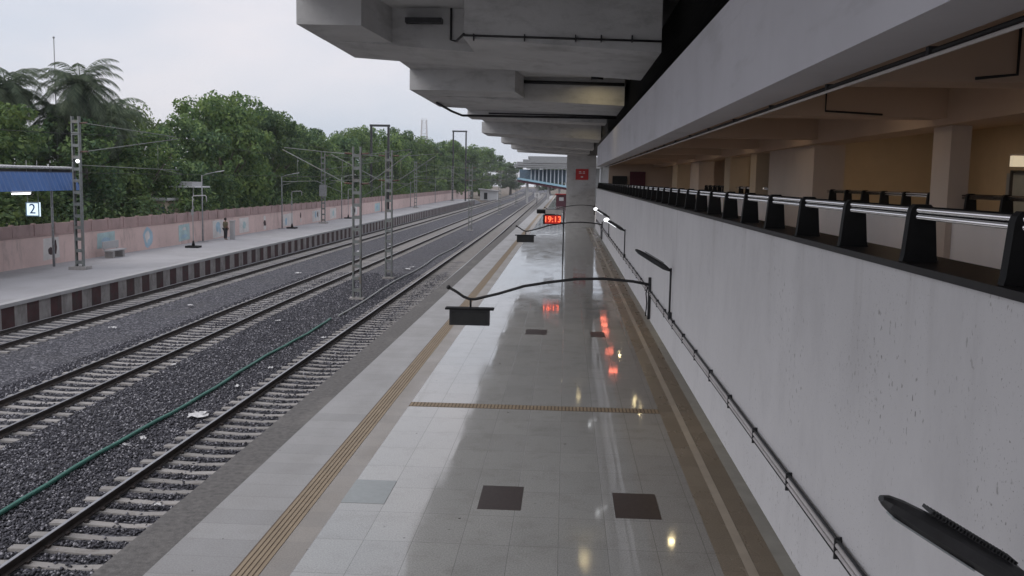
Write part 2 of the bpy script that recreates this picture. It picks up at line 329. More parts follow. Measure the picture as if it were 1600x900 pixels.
mx = N.new('ShaderNodeMix'); mx.data_type = 'RGBA'; mx.inputs['Factor'].default_value = .9; L.new(sky.outputs[0], mx.inputs['A']); L.new(r.outputs[0], mx.inputs['B']); L.new(mx.outputs['Result'], bg.inputs['Color'])
sd = bpy.data.lights.new('sun', 'SUN'); sd.energy = 1.5; sd.angle = R(45); sd.color = (1,.95,.9); so = bpy.data.objects.new('sun', sd); COL.objects.link(so)
el, az = R(48), R(-125)
dirv = Vector((math.sin(az)*math.cos(el), math.cos(az)*math.cos(el), math.sin(el)))
so.rotation_euler = dirv.to_track_quat('Z', 'Y').to_euler(); so.location = (0,0,40)
S.view_settings.view_transform = 'Standard'; S.view_settings.look = 'None'; S.view_settings.gamma = 1; S.view_settings.exposure = 0

# ------------------------------------------------------------------ ground, ballast, platforms
struct(MB().add([(-700,-60,-1.35),(700,-60,-1.35),(700,900,-1.35),(-700,900,-1.35)], [(0,1,2,3)]).build('ground', M['earth']))
ys = [-6,10,24,44,70,120,180,250,340,480,700]
def polyx(pts, y):
    for (x0,y0),(x1,y1) in zip(pts, pts[1:]):
        if y <= y1: return x0+(x1-x0)*(y-y0)/(y1-y0)
    (x0,y0),(x1,y1) = pts[-2:]; return x0+(x1-x0)*(y-y0)/(y1-y0)
LEDGE = [(-21.3,-10),(-21.75,35),(-22.35,66),(-22.8,140),(-23.2,245)]
LWALL = [(-29.3,-10),(-29.0,48),(-28.35,70),(-28.0,108),(-28.2,190),(-28.5,290)]
T1 = [(-7.62,-10),(-7.72,24),(-8.0,90),(-8.7,200),(-9.5,345),(-14,700)]
T2 = [(-13.55,-10),(-13.95,22),(-14.4,44),(-14.5,120),(-14.8,300),(-16,400),(-24,700)]
T3 = [(-20.3,-10),(-20.45,33),(-20.6,64),(-20.6,220),(-20.2,345),(-26,700)]
mb = MB(); yy = list(range(-8, 700, 6))
prof = lambda y: [(-23.4,-1.34),(-22.4,-1.06),(-5.9,-1.06),(-5.0,-1.34)]
for i in range(len(yy)-1):
    a, b = yy[i], yy[i+1]; sh = lambda y: 0 if y < 345 else (T2[-1][0]-T2[-3][0])*0+polyx(T2, y)-polyx(T2, 345)
    for (x0,z0),(x1,z1) in zip(prof(a), prof(a)[1:]):
        mb.add([(x0+sh(a),a,z0),(x1+sh(a),a,z1),(x1+sh(b),b,z1),(x0+sh(b),b,z0)], [(0,1,2,3)])
struct(mb.build('ballast', M['ballast']))

# loose stones : small irregular octahedra
def stones(name, n, x0, x1, y0, y1, size, mats, keep=None):
    u = rng.random(n); y = y0*(y1/y0)**u if y0 > 0 else y0+(y1-y0)*u
    x = x0+(x1-x0)*rng.random(n)
    if keep is not None:
        k = keep(x, y); x = x[k]; y = y[k]
    n = len(x); base = np.array([(1,0,0),(-1,0,0),(0,1,0),(0,-1,0),(0,0,1),(0,0,-.6)], float)
    v = base[None]*(size*(.55+.75*rng.random((n,1,1))))*(.7+.6*rng.random((n,6,1)))+ (rng.random((n,6,3))-.5)*size*.55
    th = rng.random(n)*6.28; c, s = np.cos(th), np.sin(th)
    vx = v[:,:,0]*c[:,None]-v[:,:,1]*s[:,None]; vy = v[:,:,0]*s[:,None]+v[:,:,1]*c[:,None]
    v = np.stack([vx+x[:,None], vy+y[:,None], v[:,:,2]*.8-1.045+.02*rng.random((n,1))], -1).reshape(-1,3)
    tri = np.array([(0,2,4),(2,1,4),(1,3,4),(3,0,4),(2,0,5),(1,2,5),(3,1,5),(0,3,5)])
    f = (tri[None]+6*np.arange(n)[:,None,None]).reshape(-1,3)
    me = bpy.data.meshes.new(name); me.vertices.add(len(v)); me.vertices.foreach_set('co', v.ravel())
    me.loops.add(f.size); me.loops.foreach_set('vertex_index', f.ravel().astype(np.int32))
    me.polygons.add(len(f)); me.polygons.foreach_set('loop_start', np.arange(0, f.size, 3, dtype=np.int32)); me.polygons.foreach_set('loop_total', np.full(len(f), 3, np.int32))
    me.update(calc_edges=True); me.validate(); me.materials.append(mats); o = link(name, me); o['kind'] = 'stuff'
    return o
def not_rail(x, y):
    xs = np.interp(y, [p[1] for p in T1], [p[0] for p in T1]); d = np.abs(np.abs(x-xs)-.838); k1 = (d > .10)
    on = (np.abs(x-xs) < 1.37) & (np.abs(((y+.0) / .62) % 1 - .5) > .20)       # keep most stones off the sleeper tops
    xs2 = np.interp(y, [p[1] for p in T2], [p[0] for p in T2]); d2 = np.abs(np.abs(x-xs2)-.838)
    on2 = (np.abs(x-xs2) < 1.37) & (np.abs((y / .62) % 1 - .5) > .20)
    return k1 & (d2 > .10) & ~(on & (rng.random(len(x)) > .03)) & ~(on2 & (rng.random(len(x)) > .03))
stones('ballast_stones', 125000, -16.2, -6.1, 9.5, 62, .034, M['stone'], not_rail)

# railway tracks
SP = .62
slp = MB(); prof_s = [(-1.375,-1.012),(-.9,-1.0),(-.55,-1.018),(0,-1.05),(.55,-1.018),(.9,-1.0),(1.375,-1.012)]
for (xa,za),(xb,zb) in zip(prof_s, prof_s[1:]):
    slp.hexa([(xa,-.13,-.2),(xb,-.13,-.2),(xb,.13,-.2),(xa,.13,-.2),(xa,-.095,za+1.0),(xb,-.095,zb+1.0),(xb,.095,zb+1.0),(xa,.095,za+1.0)])
for sx in (-1, 1):
    for d in (-.105, .105): slp.box(sx*.838+d-.03, sx*.838+d+.03, -.05, .05, .0, .035, 1)
SLEEPER = slp.mesh('sleeper', [M['sleeper'], M['rail_side']])
def track(pts, y_first, label):
    t = thing('railway_track', label, 'railway track', (polyx(pts, 20), 20, -1.06), 0, 'parallel railway tracks')
    ox, oy, oz = t.location
    def put(o): o.parent = t; o.matrix_parent_inverse = Matrix.Translation(-t.location); return o
    path = [(polyx(pts, y), y) for y in np.arange(-6, 560, 6)]
    for s in (-.838, .838):
        m = MB(); q = [(x+s, y) for x, y in path]
        m.sweep(q, [(-.075,-1.0),(.075,-1.0),(.075,-.985),(.012,-.965),(.012,-.885),(.036,-.875),(.036,-.845),(-.036,-.845),(-.036,-.875),(-.012,-.885),(-.012,-.965),(-.075,-.985)])
        m.sweep(q, [(-.033,-.8445),(.033,-.8445),(.030,-.838),(-.030,-.838)], 1)
        put(m.build('rail', [M['rail_side'], M['rail_top']]))
    k0 = math.ceil(y_first/SP)
    for k in range(k0, k0+100):
        y = k*SP; o = link('sleeper', SLEEPER); o.location = (polyx(pts, y)+random.uniform(-.02,.02), y, -1.0+random.uniform(-.012,.006)); o.rotation_euler = (0,0,random.uniform(-.012,.012)); put(o)
    far = MB()
    for k in list(range(k0+100, int(480/SP))) + list(range(k0-24, k0)):
        y = k*SP; x = polyx(pts, y); far.box(x-1.375, x+1.375, y-.11, y+.11, -1.2, -1.012)
    tag(put(far.build('sleeper_row', M['sleeper'], fix=False)), kind='stuff')
    return t
track(T1, 10.0, 'nearest railway track, running along the polished near platform edge')
track(T2, 18.5, 'middle railway track between two wide strips of dark ballast')
track(T3, 28.0, 'farthest railway track, along the maroon and white far platform face')

# the dusk air
hz = bpy.data.materials.new('haze'); hz.use_nodes = True; hn = hz.node_tree; hn.nodes.remove(hn.nodes['Principled BSDF'])
pv = hn.nodes.new('ShaderNodeVolumePrincipled'); pv.inputs['Density'].default_value = HAZE; pv.inputs['Color'].default_value = (.86,.90,.97,1); hn.links.new(pv.outputs[0], hn.nodes['Material Output'].inputs['Volume'])
o = MB().box(-712, 712, -72, 912, -2.4, 47).build('haze', hz); o['kind'] = 'stuff'
# near platform (z = 0)
PY0, PY1 = -10, 330
def sheet(name, x0, x1, y0, y1, z, m): return struct(MB().add([(x0,y0,z),(x1,y0,z),(x1,y1,z),(x0,y1,z)], [(0,1,2,3)]).build(name, m))
p = MB(); p.box(-5.95, 9.0, PY0, PY1, -1.3, -.004); struct(p.build('platform_base', M['border']))
p = MB(); p.box(-6.05, -5.38, PY0, PY1, -.12, .0); struct(p.build('platform_coping', M['border']))
sheet('platform_edge_paving', -5.38, -4.27, PY0, PY1, .001, M['edge_tile'])
sheet('platform_margin_paving', -3.9, -3.5, PY0, PY1, .001, M['warmstrip'])
sheet('platform_paving', -3.5, 2.22, PY0, PY1, .001, M['floor'])
sheet('platform_side_paving', 2.22, 2.55, PY0, PY1, .001, M['brownfloor'])
sheet('platform_line', 2.55, 2.69, PY0, PY1, .001, M['thinstrip'])
sheet('platform_side_margin', 2.69, 3.02, PY0, PY1, .001, M['brownfloor'])
sheet('platform_gutter', 3.02, 3.4, PY0, PY1, .001, M['gutter'])
sheet('platform_back_paving', 3.4, 9.0, PY0, PY1, .001, M['brownfloor'])
# tactile paving : ochre tiles with raised bars
m = MB(); m.box(-4.27, -3.9, PY0, PY1, -.003, .002, 1)
for k in range(5):
    x = -4.24+k*.072; m.box(x, x+.05, PY0, PY1, .002, .008, 0)
struct(m.build('tactile_paving', [M['tactile'], M['groove']]))
m = MB(); m.box(-3.5, 2.22, 21.38, 21.80, .001, .004, 1)
for k in range(70):
    x = -3.48+k*.0815
    m.box(x, x+.05, 21.41, 21.77, .004, .008, 0)
struct(m.build('tactile_crossing', [M['tactile'], M['groove']]))
# inlaid floor plates
def plate(x0, x1, y0, y1, mt, label):
    m = MB(); m.box(x0, x1, y0, y1, -.02, .007)
    o = m.build('floor_plate', mt); o.location = (0,0,0); tag(o, label, 'floor plate', 'plates set into the platform floor')
plate(-1.3,-.61,14.68,15.85,M['matwood'],'dark brown floor plate, nearest pair, the one nearer the tracks')
plate(.88,1.59,14.5,15.7,M['matwood'],'dark brown floor plate, nearest pair, the one nearer the white wall')
plate(-3.5,-2.8,14.75,15.93,M['greyplate'],'pale grey floor plate beside the ochre tactile strip')
plate(-1.29,-.57,32.1,33.2,M['matwood'],'small far dark floor plate beyond the tactile crossing, left of its pair')
plate(.92,1.41,31.9,33.0,M['matwood'],'small far dark floor plate beyond the tactile crossing, right of its pair')

# far platform
m = MB(); q = [(polyx(LEDGE,y), polyx(LWALL,y)-1.2, y) for y in range(-8, 250, 6)]
for (a,b,y),(c,d,y2) in zip(q, q[1:]):
    z = 0 if y < 236 else 0
    m.add([(b,y,0),(a-.35,y,0),(c-.35,y2,0),(d,y2,0)], [(0,1,2,3)])
struct(m.build('far_platform', M['plat2']))
m = MB()
for (a,b,y),(c,d,y2) in zip(q, q[1:]):
    m.hexa([(a-.36,y,-.14),(a,y,-.14),(c,y2,-.14),(c-.36,y2,-.14),(a-.36,y,.004),(a,y,.004),(c,y2,.004),(c-.36,y2,.004)])
struct(m.build('far_platform_coping', M['coping'], fix=False))
m = MB(); y = 14.4; i = 0
while y < 243:
    y2 = y+.93; a, c = polyx(LEDGE,y)-.07, polyx(LEDGE,y2)-.07
    m.add([(a,y,-1.3),(c,y2,-1.3),(c,y2,-.14),(a,y,-.14)], [(0,1,2,3)], i % 2); y = y2; i += 1
struct(m.build('far_platform_face', [M['face_white'], M['face_red']], fix=False))
# end ramp of the far platform
m = MB(); a = polyx(LEDGE,244); m.prism([(244,0),(262,-1.2),(244,-1.3)], 'x', a-5.5, a-.05); struct(m.build('far_platform_ramp', M['plat2']))

# ------------------------------------------------------------------ pink boundary wall with painted panels
wl = thing('boundary_wall', 'long pink painted boundary wall with dusty red top band behind the far platform', 'wall', (-28.5, 60, 0))
def wp(o): o.parent = wl; o.matrix_parent_inverse = Matrix.Translation(-wl.location); return o
a_, b_, c2_ = MB(), MB(), MB()
wy = list(range(20, 290, 6))
for y, y2 in zip(wy, wy[1:]):
    x, x2 = polyx(LWALL,y), polyx(LWALL,y2)
    a_.hexa([(x-.25,y,-.4),(x,y,-.4),(x2,y2,-.4),(x2-.25,y2,-.4),(x-.25,y,1.62),(x,y,1.62),(x2,y2,1.62),(x2-.25,y2,1.62)])
    b_.hexa([(x-.2,y,1.62),(x-.05,y,1.62),(x2-.05,y2,1.62),(x2-.2,y2,1.62),(x-.2,y,2.28),(x-.05,y,2.28),(x2-.05,y2,2.28),(x2-.2,y2,2.28)])
wp(a_.build('lower_wall', M['pinkwall'], fix=False)); wp(b_.build('top_band', M['pinkband'], fix=False))
pm = MB().box(-.24, -.01, -.07, .07, 1.625, 2.35).mesh('post', M['pinkband'])
for k in range(100):
    y = 40.9+k*2.0; o = link('post', pm); o.location = (polyx(LWALL,y), y, 0); wp(o)
cp = MB()
for y, y2 in zip(wy, wy[1:]):
    x, x2 = polyx(LWALL,y), polyx(LWALL,y2)
    cp.hexa([(x-.27,y,1.6),(x+.03,y,1.6),(x2+.03,y2,1.6),(x2-.27,y2,1.6),(x-.27,y,1.66),(x+.03,y,1.66),(x2+.03,y2,1.66),(x2-.27,y2,1.66)])
wp(cp.build('ledge', M['pinkband'], fix=False))
def mural(y0, y1, z0, z1, cols, shapes, seed):
    rr = random.Random(seed); x = polyx(LWALL, (y0+y1)/2)+.006; m = MB()
    def poly(pts, mi, d): 
        n = len(pts)
        m.add([(polyx(LWALL, q[0])+d, q[0], q[1]) for q in pts], [tuple(range(n))], mi)
    def blob(cy, cz, ry, rz, mi, d, n=11):
        poly([(cy+ry*math.cos(2*math.pi*k/n)*rr.uniform(.7,1.15), cz+rz*math.sin(2*math.pi*k/n)*rr.uniform(.75,1.1)) for k in range(n)], mi, d)
    w = y1-y0; h = z1-z0
    if cols[0] is not None: 
        poly([(y0+rr.uniform(-.1,.1),z0),(y1,z0+rr.uniform(0,.1)),(y1-rr.uniform(0,.1),z1),(y0,z1-rr.uniform(0,.1))], 0, .004)
    k = 0
    for (fy, fz, sy, sz) in shapes: blob(y0+fy*w, z0+fz*h, sy*w, sz*h, 1 if k % 2 == 0 else 2, .008+.004*k); k += 1
    c = [c or M['muralwhite'] for c in cols]
    wp(m.build('mural', c, fix=False))
MW, MBl, MT, MD = M['muralwhite'], M['muralblue'], M['muralteal'], M['muraldark']
mural(51.6, 53.2, .25, 1.5, (MW,MD,MW), [(.45,.40,.22,.20),(.3,.75,.1,.1),(.72,.55,.10,.35)], 1)
mural(48.6, 49.1, .38, .70, (MD,MD,MD), [], 2)
mural(57.4, 59.6, .5, 1.5, (MT,MBl,MW), [(.5,.4,.3,.3)], 3)
mural(62.9, 65.4, .1, 1.55, (None,MBl,MW), [(.5,.5,.34,.5),(.45,.55,.14,.3),(.55,.3,.1,.14)], 4)
mural(69.0, 71.0, .22, 1.5, (MT,MBl,MW), [(.5,.3,.3,.1),(.5,.7,.2,.1),(.4,.2,.3,.05)], 5)
mural(75.6, 78.0, .05, 1.5, (MW,MBl,MW), [(.5,.6,.25,.3),(.6,.3,.1,.2),(.65,.4,.08,.2)], 6)
mural(81.8, 84.2, .15, 1.45, (MW,MT,MW), [(.5,.5,.2,.3)], 7)
mural(87.4, 89.8, .08, 1.55, (None,MW,MD), [(.5,.75,.16,.22),(.5,.42,.17,.22),(.5,.15,.2,.14)], 8)
mural(94.3, 97.6, .1, 1.4, (MW,MBl,MW), [(.3,.4,.12,.3),(.6,.6,.12,.3)], 9)
mural(99.6, 101.6, .1, 1.45, (None,MD,MW), [(.4,.7,.12,.25),(.45,.3,.1,.2)], 10)
mural(105., 108.4, .12, 1.4, (MW,MBl,MD), [(.4,.6,.1,.35),(.65,.6,.07,.3)], 11)
mural(113., 116., .12, 1.4, (MW,MT,MD), [(.5,.5,.2,.3)], 12)
mural(124., 128., .12, 1.4, (MW,MW,MD), [(.4,.6,.1,.35),(.65,.5,.07,.3)], 13)
mural(140., 144., .12, 1.4, (MT,MBl,MD), [(.5,.5,.2,.3)], 14)

# ------------------------------------------------------------------ the elevated station : canopy with ribs, mezzanine, concourse
st = thing('station_building', 'grey concrete elevated station with ribbed canopy and white mezzanine wall over the platform', 'building', (1.65, 20, 0))
def sp(o): o.parent = st; o.matrix_parent_inverse = Matrix.Translation(-st.location); return o
m = MB(); m.box(-5.45, 9.5, -12, 118, 8.9, 9.35); sp(m.build('canopy_slab', M['concrete']))
def rib(f0, f1, b, XL, XR, zl, zr, left=None, right=None, chamfer=True):
    """f0: front of the proud blocks, f1: front of the main rib, b: back"""
    m = MB(); top = 8.9
    m.hexa([(XL,f1,zl),(XR,f1,zr),(XR,b,zr),(XL,b,zl),(XL,f1,top),(XR,f1,top),(XR,b,top),(XL,b,top)])
    if left: m.hexa([(XL-.003,f0,zl-.003),(left,f0,zl-.02),(left+.22,f1,zl-.05),(XL-.003,f1,zl-.003),(XL-.003,f0,top),(left,f0,top),(left+.22,f1,top),(XL-.003,f1,top)])
    if right: 
        zz = zl+(zr-zl)*(right-XL)/(XR-XL); m.hexa([(right,f0,zz-.02),(XR-.003,f0,zr-.003),(XR-.003,f1,zr-.003),(right,f1,zz-.02),(right,f0,top),(XR-.003,f0,top),(XR-.003,f1,top),(right,f1,top)])
    return sp(m.build('canopy_rib', M['concrete']))
rib(19.3, 21.5, 24.6, -5.45, 1.78, 8.2, 7.72, left=-4.15, right=-2.1)
rib(33.2, 35.4, 41.0, -5.46, 2.0, 8.2, 7.92, left=-1.85)
rib(51.5, 52.5, 55.0, -5.47, 2.05, 8.55, 8.3)
rib(62.0, 63.0, 68.0, -5.62, 2.12, 8.2, 7.85)
rib(78.0, 79.0, 83.0, -5.45, 2.12, 8.2, 7.75)
rib(92.0, 93.0, 97.0, -5.45, 2.12, 8.2, 7.8)
rib(103.0, 104.0, 107.0, -5.45, 2.12, 8.2, 7.9)
# service pipes below the ribs
m = MB(); m.tube([(-2.62,21.44,8.9),(-2.62,21.44,8.22),(-2.5,21.42,8.19),(-2.1,19.26,8.03)], .025); m.tube([(-2.1,19.22,8.0),(1.78,19.22,7.92)], .022)
for x in (-1.9,-.9,.1,.6,1.2): m.box(x-.012, x+.012, 19.19, 19.3, 7.90, 8.03)
sp(m.build('service_pipe', M['pipeblack']))
m = MB(); m.tube([(-1.7,35.3,8.72),(1.98,35.3,8.66)], .06); sp(m.build('service_pipe', M['pipeblack']))
m = MB(); m.tube([(-5.2,38.2,8.15),(-4.9,40.6,8.0),(-4.5,41.1,7.86),(2.0,41.1,7.84)], .05); m.tube([(-3.4,41.3,7.98),(2.0,41.3,7.93)], .035); sp(m.build('service_pipe', M['pipeblack']))
m = MB(); m.box(-3.6,-2.8,21.2,21.45,8.55,8.66); sp(m.build('cable_tray', M['darkmetal']))
# edge beam and louvres above it
m = MB(); m.box(1.65, 2.06, -8, 54.0, 6.01, 7.1); sp(m.build('edge_beam', M['beam']))
m = MB(); y = -8.
m.box(2.32, 2.4, -8, 54, 7.1, 8.9)
for k in range(24):
    z = 7.12+k*.074; m.hexa([(2.16,-8,z),(2.19,-8,z),(2.19,54,z),(2.16,54,z),(2.28,-8,z+.05),(2.31,-8,z+.05),(2.31,54,z+.05),(2.28,54,z+.05)])
sp(m.build('louvre_panel', M['louvre']))
m = MB(); m.box(2.06, 9.5, -8, 54, 6.5, 7.09); sp(m.build('concourse_ceiling', M['ceil']))
for y in (8.2, 12.4, 18.6, 24.2, 30.0, 36.0, 42.0, 48.0):
    m = MB(); m.box(2.063, 4.7, y, y+.5, 6.06, 6.5); sp(m.build('ceiling_beam', M['ceil']))
m = MB(); m.box(4.7, 5.25, -8, 54, 5.98, 6.5); sp(m.build('ceiling_beam', M['ceil']))
m = MB(); m.tube([(2.10,-4,5.985),(2.10,54,5.985)], .016)
for k in range(26): m.box(2.07, 2.13, -3+k*2.2, -2.95+k*2.2, 5.96, 6.01)
sp(m.build('conduit', M['pipeblack']))
m = MB(); m.tube([(2.08,-4,5.95),(2.08,54,5.95)], .012); sp(m.build('conduit', M['pipewhite']))
for (x, y, x2) in ((3.63,8.16,3.3),(3.2,12.36,3.9)):
    m = MB(); m.tube([(x,y,6.5),(x,y,6.12),(x2,y,6.085)], .013); sp(m.build('conduit', M['pipeblack']))
# mezzanine wall, ledge, floor
m = MB(); m.box(1.65, 1.95, -8, 54.0, 2.56, 4.80); sp(m.build('mezzanine_wall', M['wall']))
m = MB(); m.box(1.615, 1.97, -8, 54.0, 4.80, 4.835); sp(m.build('ledge', M['granite']))
m = MB(); m.box(1.951, 9.5, -8, 54.0, 3.2, 3.7); sp(m.build('concourse_floor', M['offwhite']))
m = MB(); m.box(1.951, 8.5, -8, 54.0, 2.565, 2.7); sp(m.build('under_slab', M['ceil']))
m = MB(); m.box(8.5, 8.8, -8, 112, .0, 2.56); sp(m.build('lower_back_wall', M['ceil']))
m = MB(); m.box(9.2, 9.5, -8, 54.0, 3.7, 6.5); sp(m.build('back_wall', M['beige']))
m = MB(); m.box(2.3, 9.2, 53.6, 54.0, 3.7, 6.5); sp(m.build('end_wall', M['ceil']))
m = MB(); m.box(3.45, 4.3, 53.5, 53.59, 3.7, 5.75); sp(m.build('door', M['maroon']))
m = MB(); m.box(2.5, 3.3, 53.5, 53.59, 4.9, 5.5); sp(m.build('vent', M['louvre']))
def column(x0, x1, y0, y1, z0=3.7, z1=6.5, mt='offwhite'):
    m = MB(); m.box(x0, x1, y0, y1, z0, z1); sp(m.build('column', M[mt]))
column(4.85, 5.45, 19.4, 23.6); column(4.85, 5.1, 12.6, 13.2); column(4.85, 5.4, 25.2, 26.0, mt='beige')
column(4.85, 5.4, 29.2, 30.2, mt='beige'); column(4.85, 5.4, 36.0, 38.5); column(4.85, 5.4, 43.0, 45.0, mt='beige'); column(4.85, 5.4, 7.2, 8.0)
# inner parapets
for (a, b) in ((-8,7.2),(8.0,12.6),(13.2,19.4),(23.6,25.2),(26.0,29.2),(30.2,36.0)):
    m = MB(); m.box(4.93, 5.2, a, b, 3.7, 4.86); sp(m.build('inner_parapet', M['whitepaint']))
m = MB(); m.box(5.45, 9.2, 23.0, 23.4, 3.7, 6.5); sp(m.build('partition_wall', M['beige']))
m = MB(); m.box(5.4, 9.2, 30.0, 30.3, 3.7, 6.5); sp(m.build('partition_wall', M['beige']))
# cross window and lit strip at the right
m = MB(); m.box(7.4, 9.2, 16.6, 16.75, 3.7, 5.45); sp(m.build('glass_partition', M['greyplate']))
m = MB(); m.box(7.38, 7.42, 16.55, 16.59, 3.7, 5.5); m.box(7.4, 9.2, 16.55, 16.59, 5.45, 5.5); sp(m.build('partition_frame', M['darkmetal']))
M['warm_fill'] = emat('warm_fill_lamp', (1.,.79,.55), 20.)  # added fill lamps, hidden behind the beams, to brighten columns and inner parapet
for y in (9.4, 13.6, 19.8, 25.4, 31.2, 37.2, 43.2):
    t = thing('ceiling_light', 'small warm fill light added between the beams above the mezzanine railing', 'light', (3.5, y, 6.44), 0, 'added fill lights above the railing')
    MB().tube([(0,0,.0),(0,0,.06)], .13, 16).build('lamp_disc', M['warm_fill'], t); MB().tube([(0,0,.012),(0,0,.058)], .155, 16).build('rim', M['offwhite'], t)
tl = thing('strip_light', 'cream lit strip light above the glass partition inside the concourse', 'light', (8.2, 16.5, 5.62))
MB().box(-.85,.9,-.06,.06,-.06,.12).build('housing', M['cream_lit'], tl); MB().box(-.87,.92,-.07,.07,.121,.15).build('cover', M['offwhite'], tl)
# conduits along the white wall
for (z, r_, mt) in ((3.142,.010,'pipeblack'),(3.112,.015,'pipewhite'),(3.072,.013,'pipewhite'),(3.045,.005,'pipeblack')):
    m = MB(); m.tube([(1.625,-4+i*6,z+(.02*math.sin(i*1.7))*.4) for i in range(10)], r_); sp(m.build('conduit', M[mt]))
cl = MB().box(1.607, 1.655, -.007, .007, 3.03, 3.162).mesh('clamp', M['darkmetal'])
for k in range(40):
    o = link('clamp', cl); o.location = (0, 3.0+k*1.25, 0); sp(o)
# pier at the end of the platform
m = MB(); m.box(-.05, 3.2, 108, 111, 0, 8.9); m.box(-.12, 3.27, 107.93, 111.07, .0, .5); m.box(-.1, 3.25, 107.95, 111.05, 4.75, 4.9); sp(m.build('pier', M['concrete']))
m = MB(); m.box(2.2, 9, 54.01, 108, 8.0, 8.9); sp(m.build('cross_girder', M['louvre']))
m = MB(); m.box(3.4, 8, 54.01, 108, 2.56, 4.6); sp(m.build('rear_wall', M['ceil']))
sg = thing('pier_sign', 'red sign board with pale lettering high on the concrete pier', 'sign', (1.65, 107.9, 5.9))
MB().box(-.7,.7,-.06,.0,-.6,.6).build('board', M['red'], sg)
m = MB()
for (x0,x1,z0,z1) in ((-.35,-.1,.25,.33),(.1,.3,.25,.33),(-.35,-.05,.1,.17),(.05,.33,.1,.17),(-.12,.12,-.35,-.2)): m.box(x0,x1,-.075,-.062,z0,z1)
m.build('lettering', M['paper'], sg)

# railings : cast posts with two bright tubes
def railing(label, x, y0, y1, dy, zb, sc, parent_name='balcony_railing'):
    t = thing(parent_name, label, 'railing', (x, y0, zb))
    pr = [(-.085,0),(.085,0),(.078,.03),(.060,.24),(.053,.262),(.035,.28),(-.035,.28),(-.053,.262),(-.060,.24),(-.078,.03)]
    pm = MB().prism([(a*sc, b*sc) for a, b in pr], 'y', -.028, .028).mesh('post', M['castiron'])
    n = int((y1-y0)/dy)+1
    for k in range(n):
        o = link('post', pm, t); o.location = (0, k*dy, 0)
    for z in (.252, .220):
        MB().tube([(-.02,-2,z*sc),(-.02,(n-1)*dy+.3,z*sc)], .0125, 10).build('rail_tube', M['chrome'], t)
    MB().tube([(.025,-2,.246*sc),(.025,(n-1)*dy+.3,.246*sc)], .024, 8).build('back_rail', M['castiron'], t)
    return t
railing('steel railing with black cast posts along the mezzanine ledge top', 1.735, 3.72, 53.0, 1.1, 4.835, 1.0)
railing('short dim railing on the pinkish inner parapet near the lit strip', 5.06, 8.4, 12.4, 1.0, 4.86, .95)
railing('dim railing on the inner parapet between the two pale columns', 5.06, 13.7, 18.9, 1.0, 4.86, .95)
railing('distant dim railing behind the long pale column inside the concourse', 5.06, 26.4, 35.8, 1.0, 4.86, .95)

# ------------------------------------------------------------------ wall lamps
def wall_lamp(y, lit, label):
    t = thing('wall_lamp', label, 'lamp', (1.645, y, 3.12), 0, 'street lamps bracketed off the white wall')
    MB().tube([(-.03,0,-.02),(-.03,0,.78)], .016).build('pole', M['darkmetal'], t)
    MB().box(-.05,.0,-.05,.05,.0,.1).build('wall_bracket', M['darkmetal'], t)
    d = Vector((-.60,0,.345)).normalized()
    MB().tube([Vector((-.03,0,.735)), Vector((-.03,0,.735))+d*.36], .016).build('arm', M['darkmetal'], t)
    # lamp head : ribbed tapered body along d
    w = Vector((0,1,0)); u = d.cross(w)
    if u.z < 0: u = -u
    b0 = Vector((-.03,0,.735))+d*.12; m = MB()
    secs = [(-.10,.030,.022),(-.05,.046,.038),(.0,.058,.050),(.34,.058,.047),(.44,.053,.037),(.49,.044,.026),(.515,.022,.012)]
    vs = []; n = 8
    for (s, hw, hh) in secs:
        for k in range(n):
            a = 2*math.pi*k/n+math.pi/8; vs.append(b0+d*s+w*hw*math.cos(a)*1.08+u*hh*math.sin(a)*.9)
    fs = [(i*n+k, i*n+(k+1) % n, (i+1)*n+(k+1) % n, (i+1)*n+k) for i in range(len(secs)-1) for k in range(n)]
    m.add(vs, fs+[tuple(range(n)), tuple(range(len(vs)-n, len(vs)))])
    hd = m.build('lamp_head', M['darkmetal'], t)
    fm = MB()
    for k in range(26):
        c = b0+d*(.04+k*.013)+u*.044
        fm.add([c+w*.04, c-w*.04, c-w*.04+u*.012, c+w*.04+u*.012, c+w*.04+d*.004, c-w*.04+d*.004, c-w*.04+u*.012+d*.004, c+w*.04+u*.012+d*.004], [(0,1,2,3),(4,7,6,5),(0,4,5,1),(3,2,6,7),(0,3,7,4),(1,5,6,2)])
    fm.build('cooling_fin', M['darkmetal'], hd)
    g = MB(); c0 = b0+d*.14-u*.039; c1 = b0+d*.46-u*.029
    g.add([c0+w*.036, c0-w*.036, c1-w*.032, c1+w*.032, c0+w*.036-u*.006, c0-w*.036-u*.006, c1-w*.032-u*.006, c1+w*.032-u*.006], [(0,3,2,1),(4,5,6,7),(0,1,5,4),(1,2,6,5),(2,3,7,6),(3,0,4,7)])
    if lit:
        c0 = b0+d*.47; g.sphere(c0, .07, 0, 10, (1.1,.9,.8))
    g.build('lens', M['led_white'] if lit else M['greyplate'], hd)
wall_lamp(3.15, False, 'ribbed unlit wall lamp nearest the camera, low in the right corner')
wall_lamp(14.7, False, 'unlit wall lamp on the white wall above the nearest hanging display arm')
wall_lamp(26.4, True, 'glowing wall lamp, nearer of the two lit ones on the white wall')
wall_lamp(36.4, True, 'glowing wall lamp, farther of the two lit ones on the white wall')

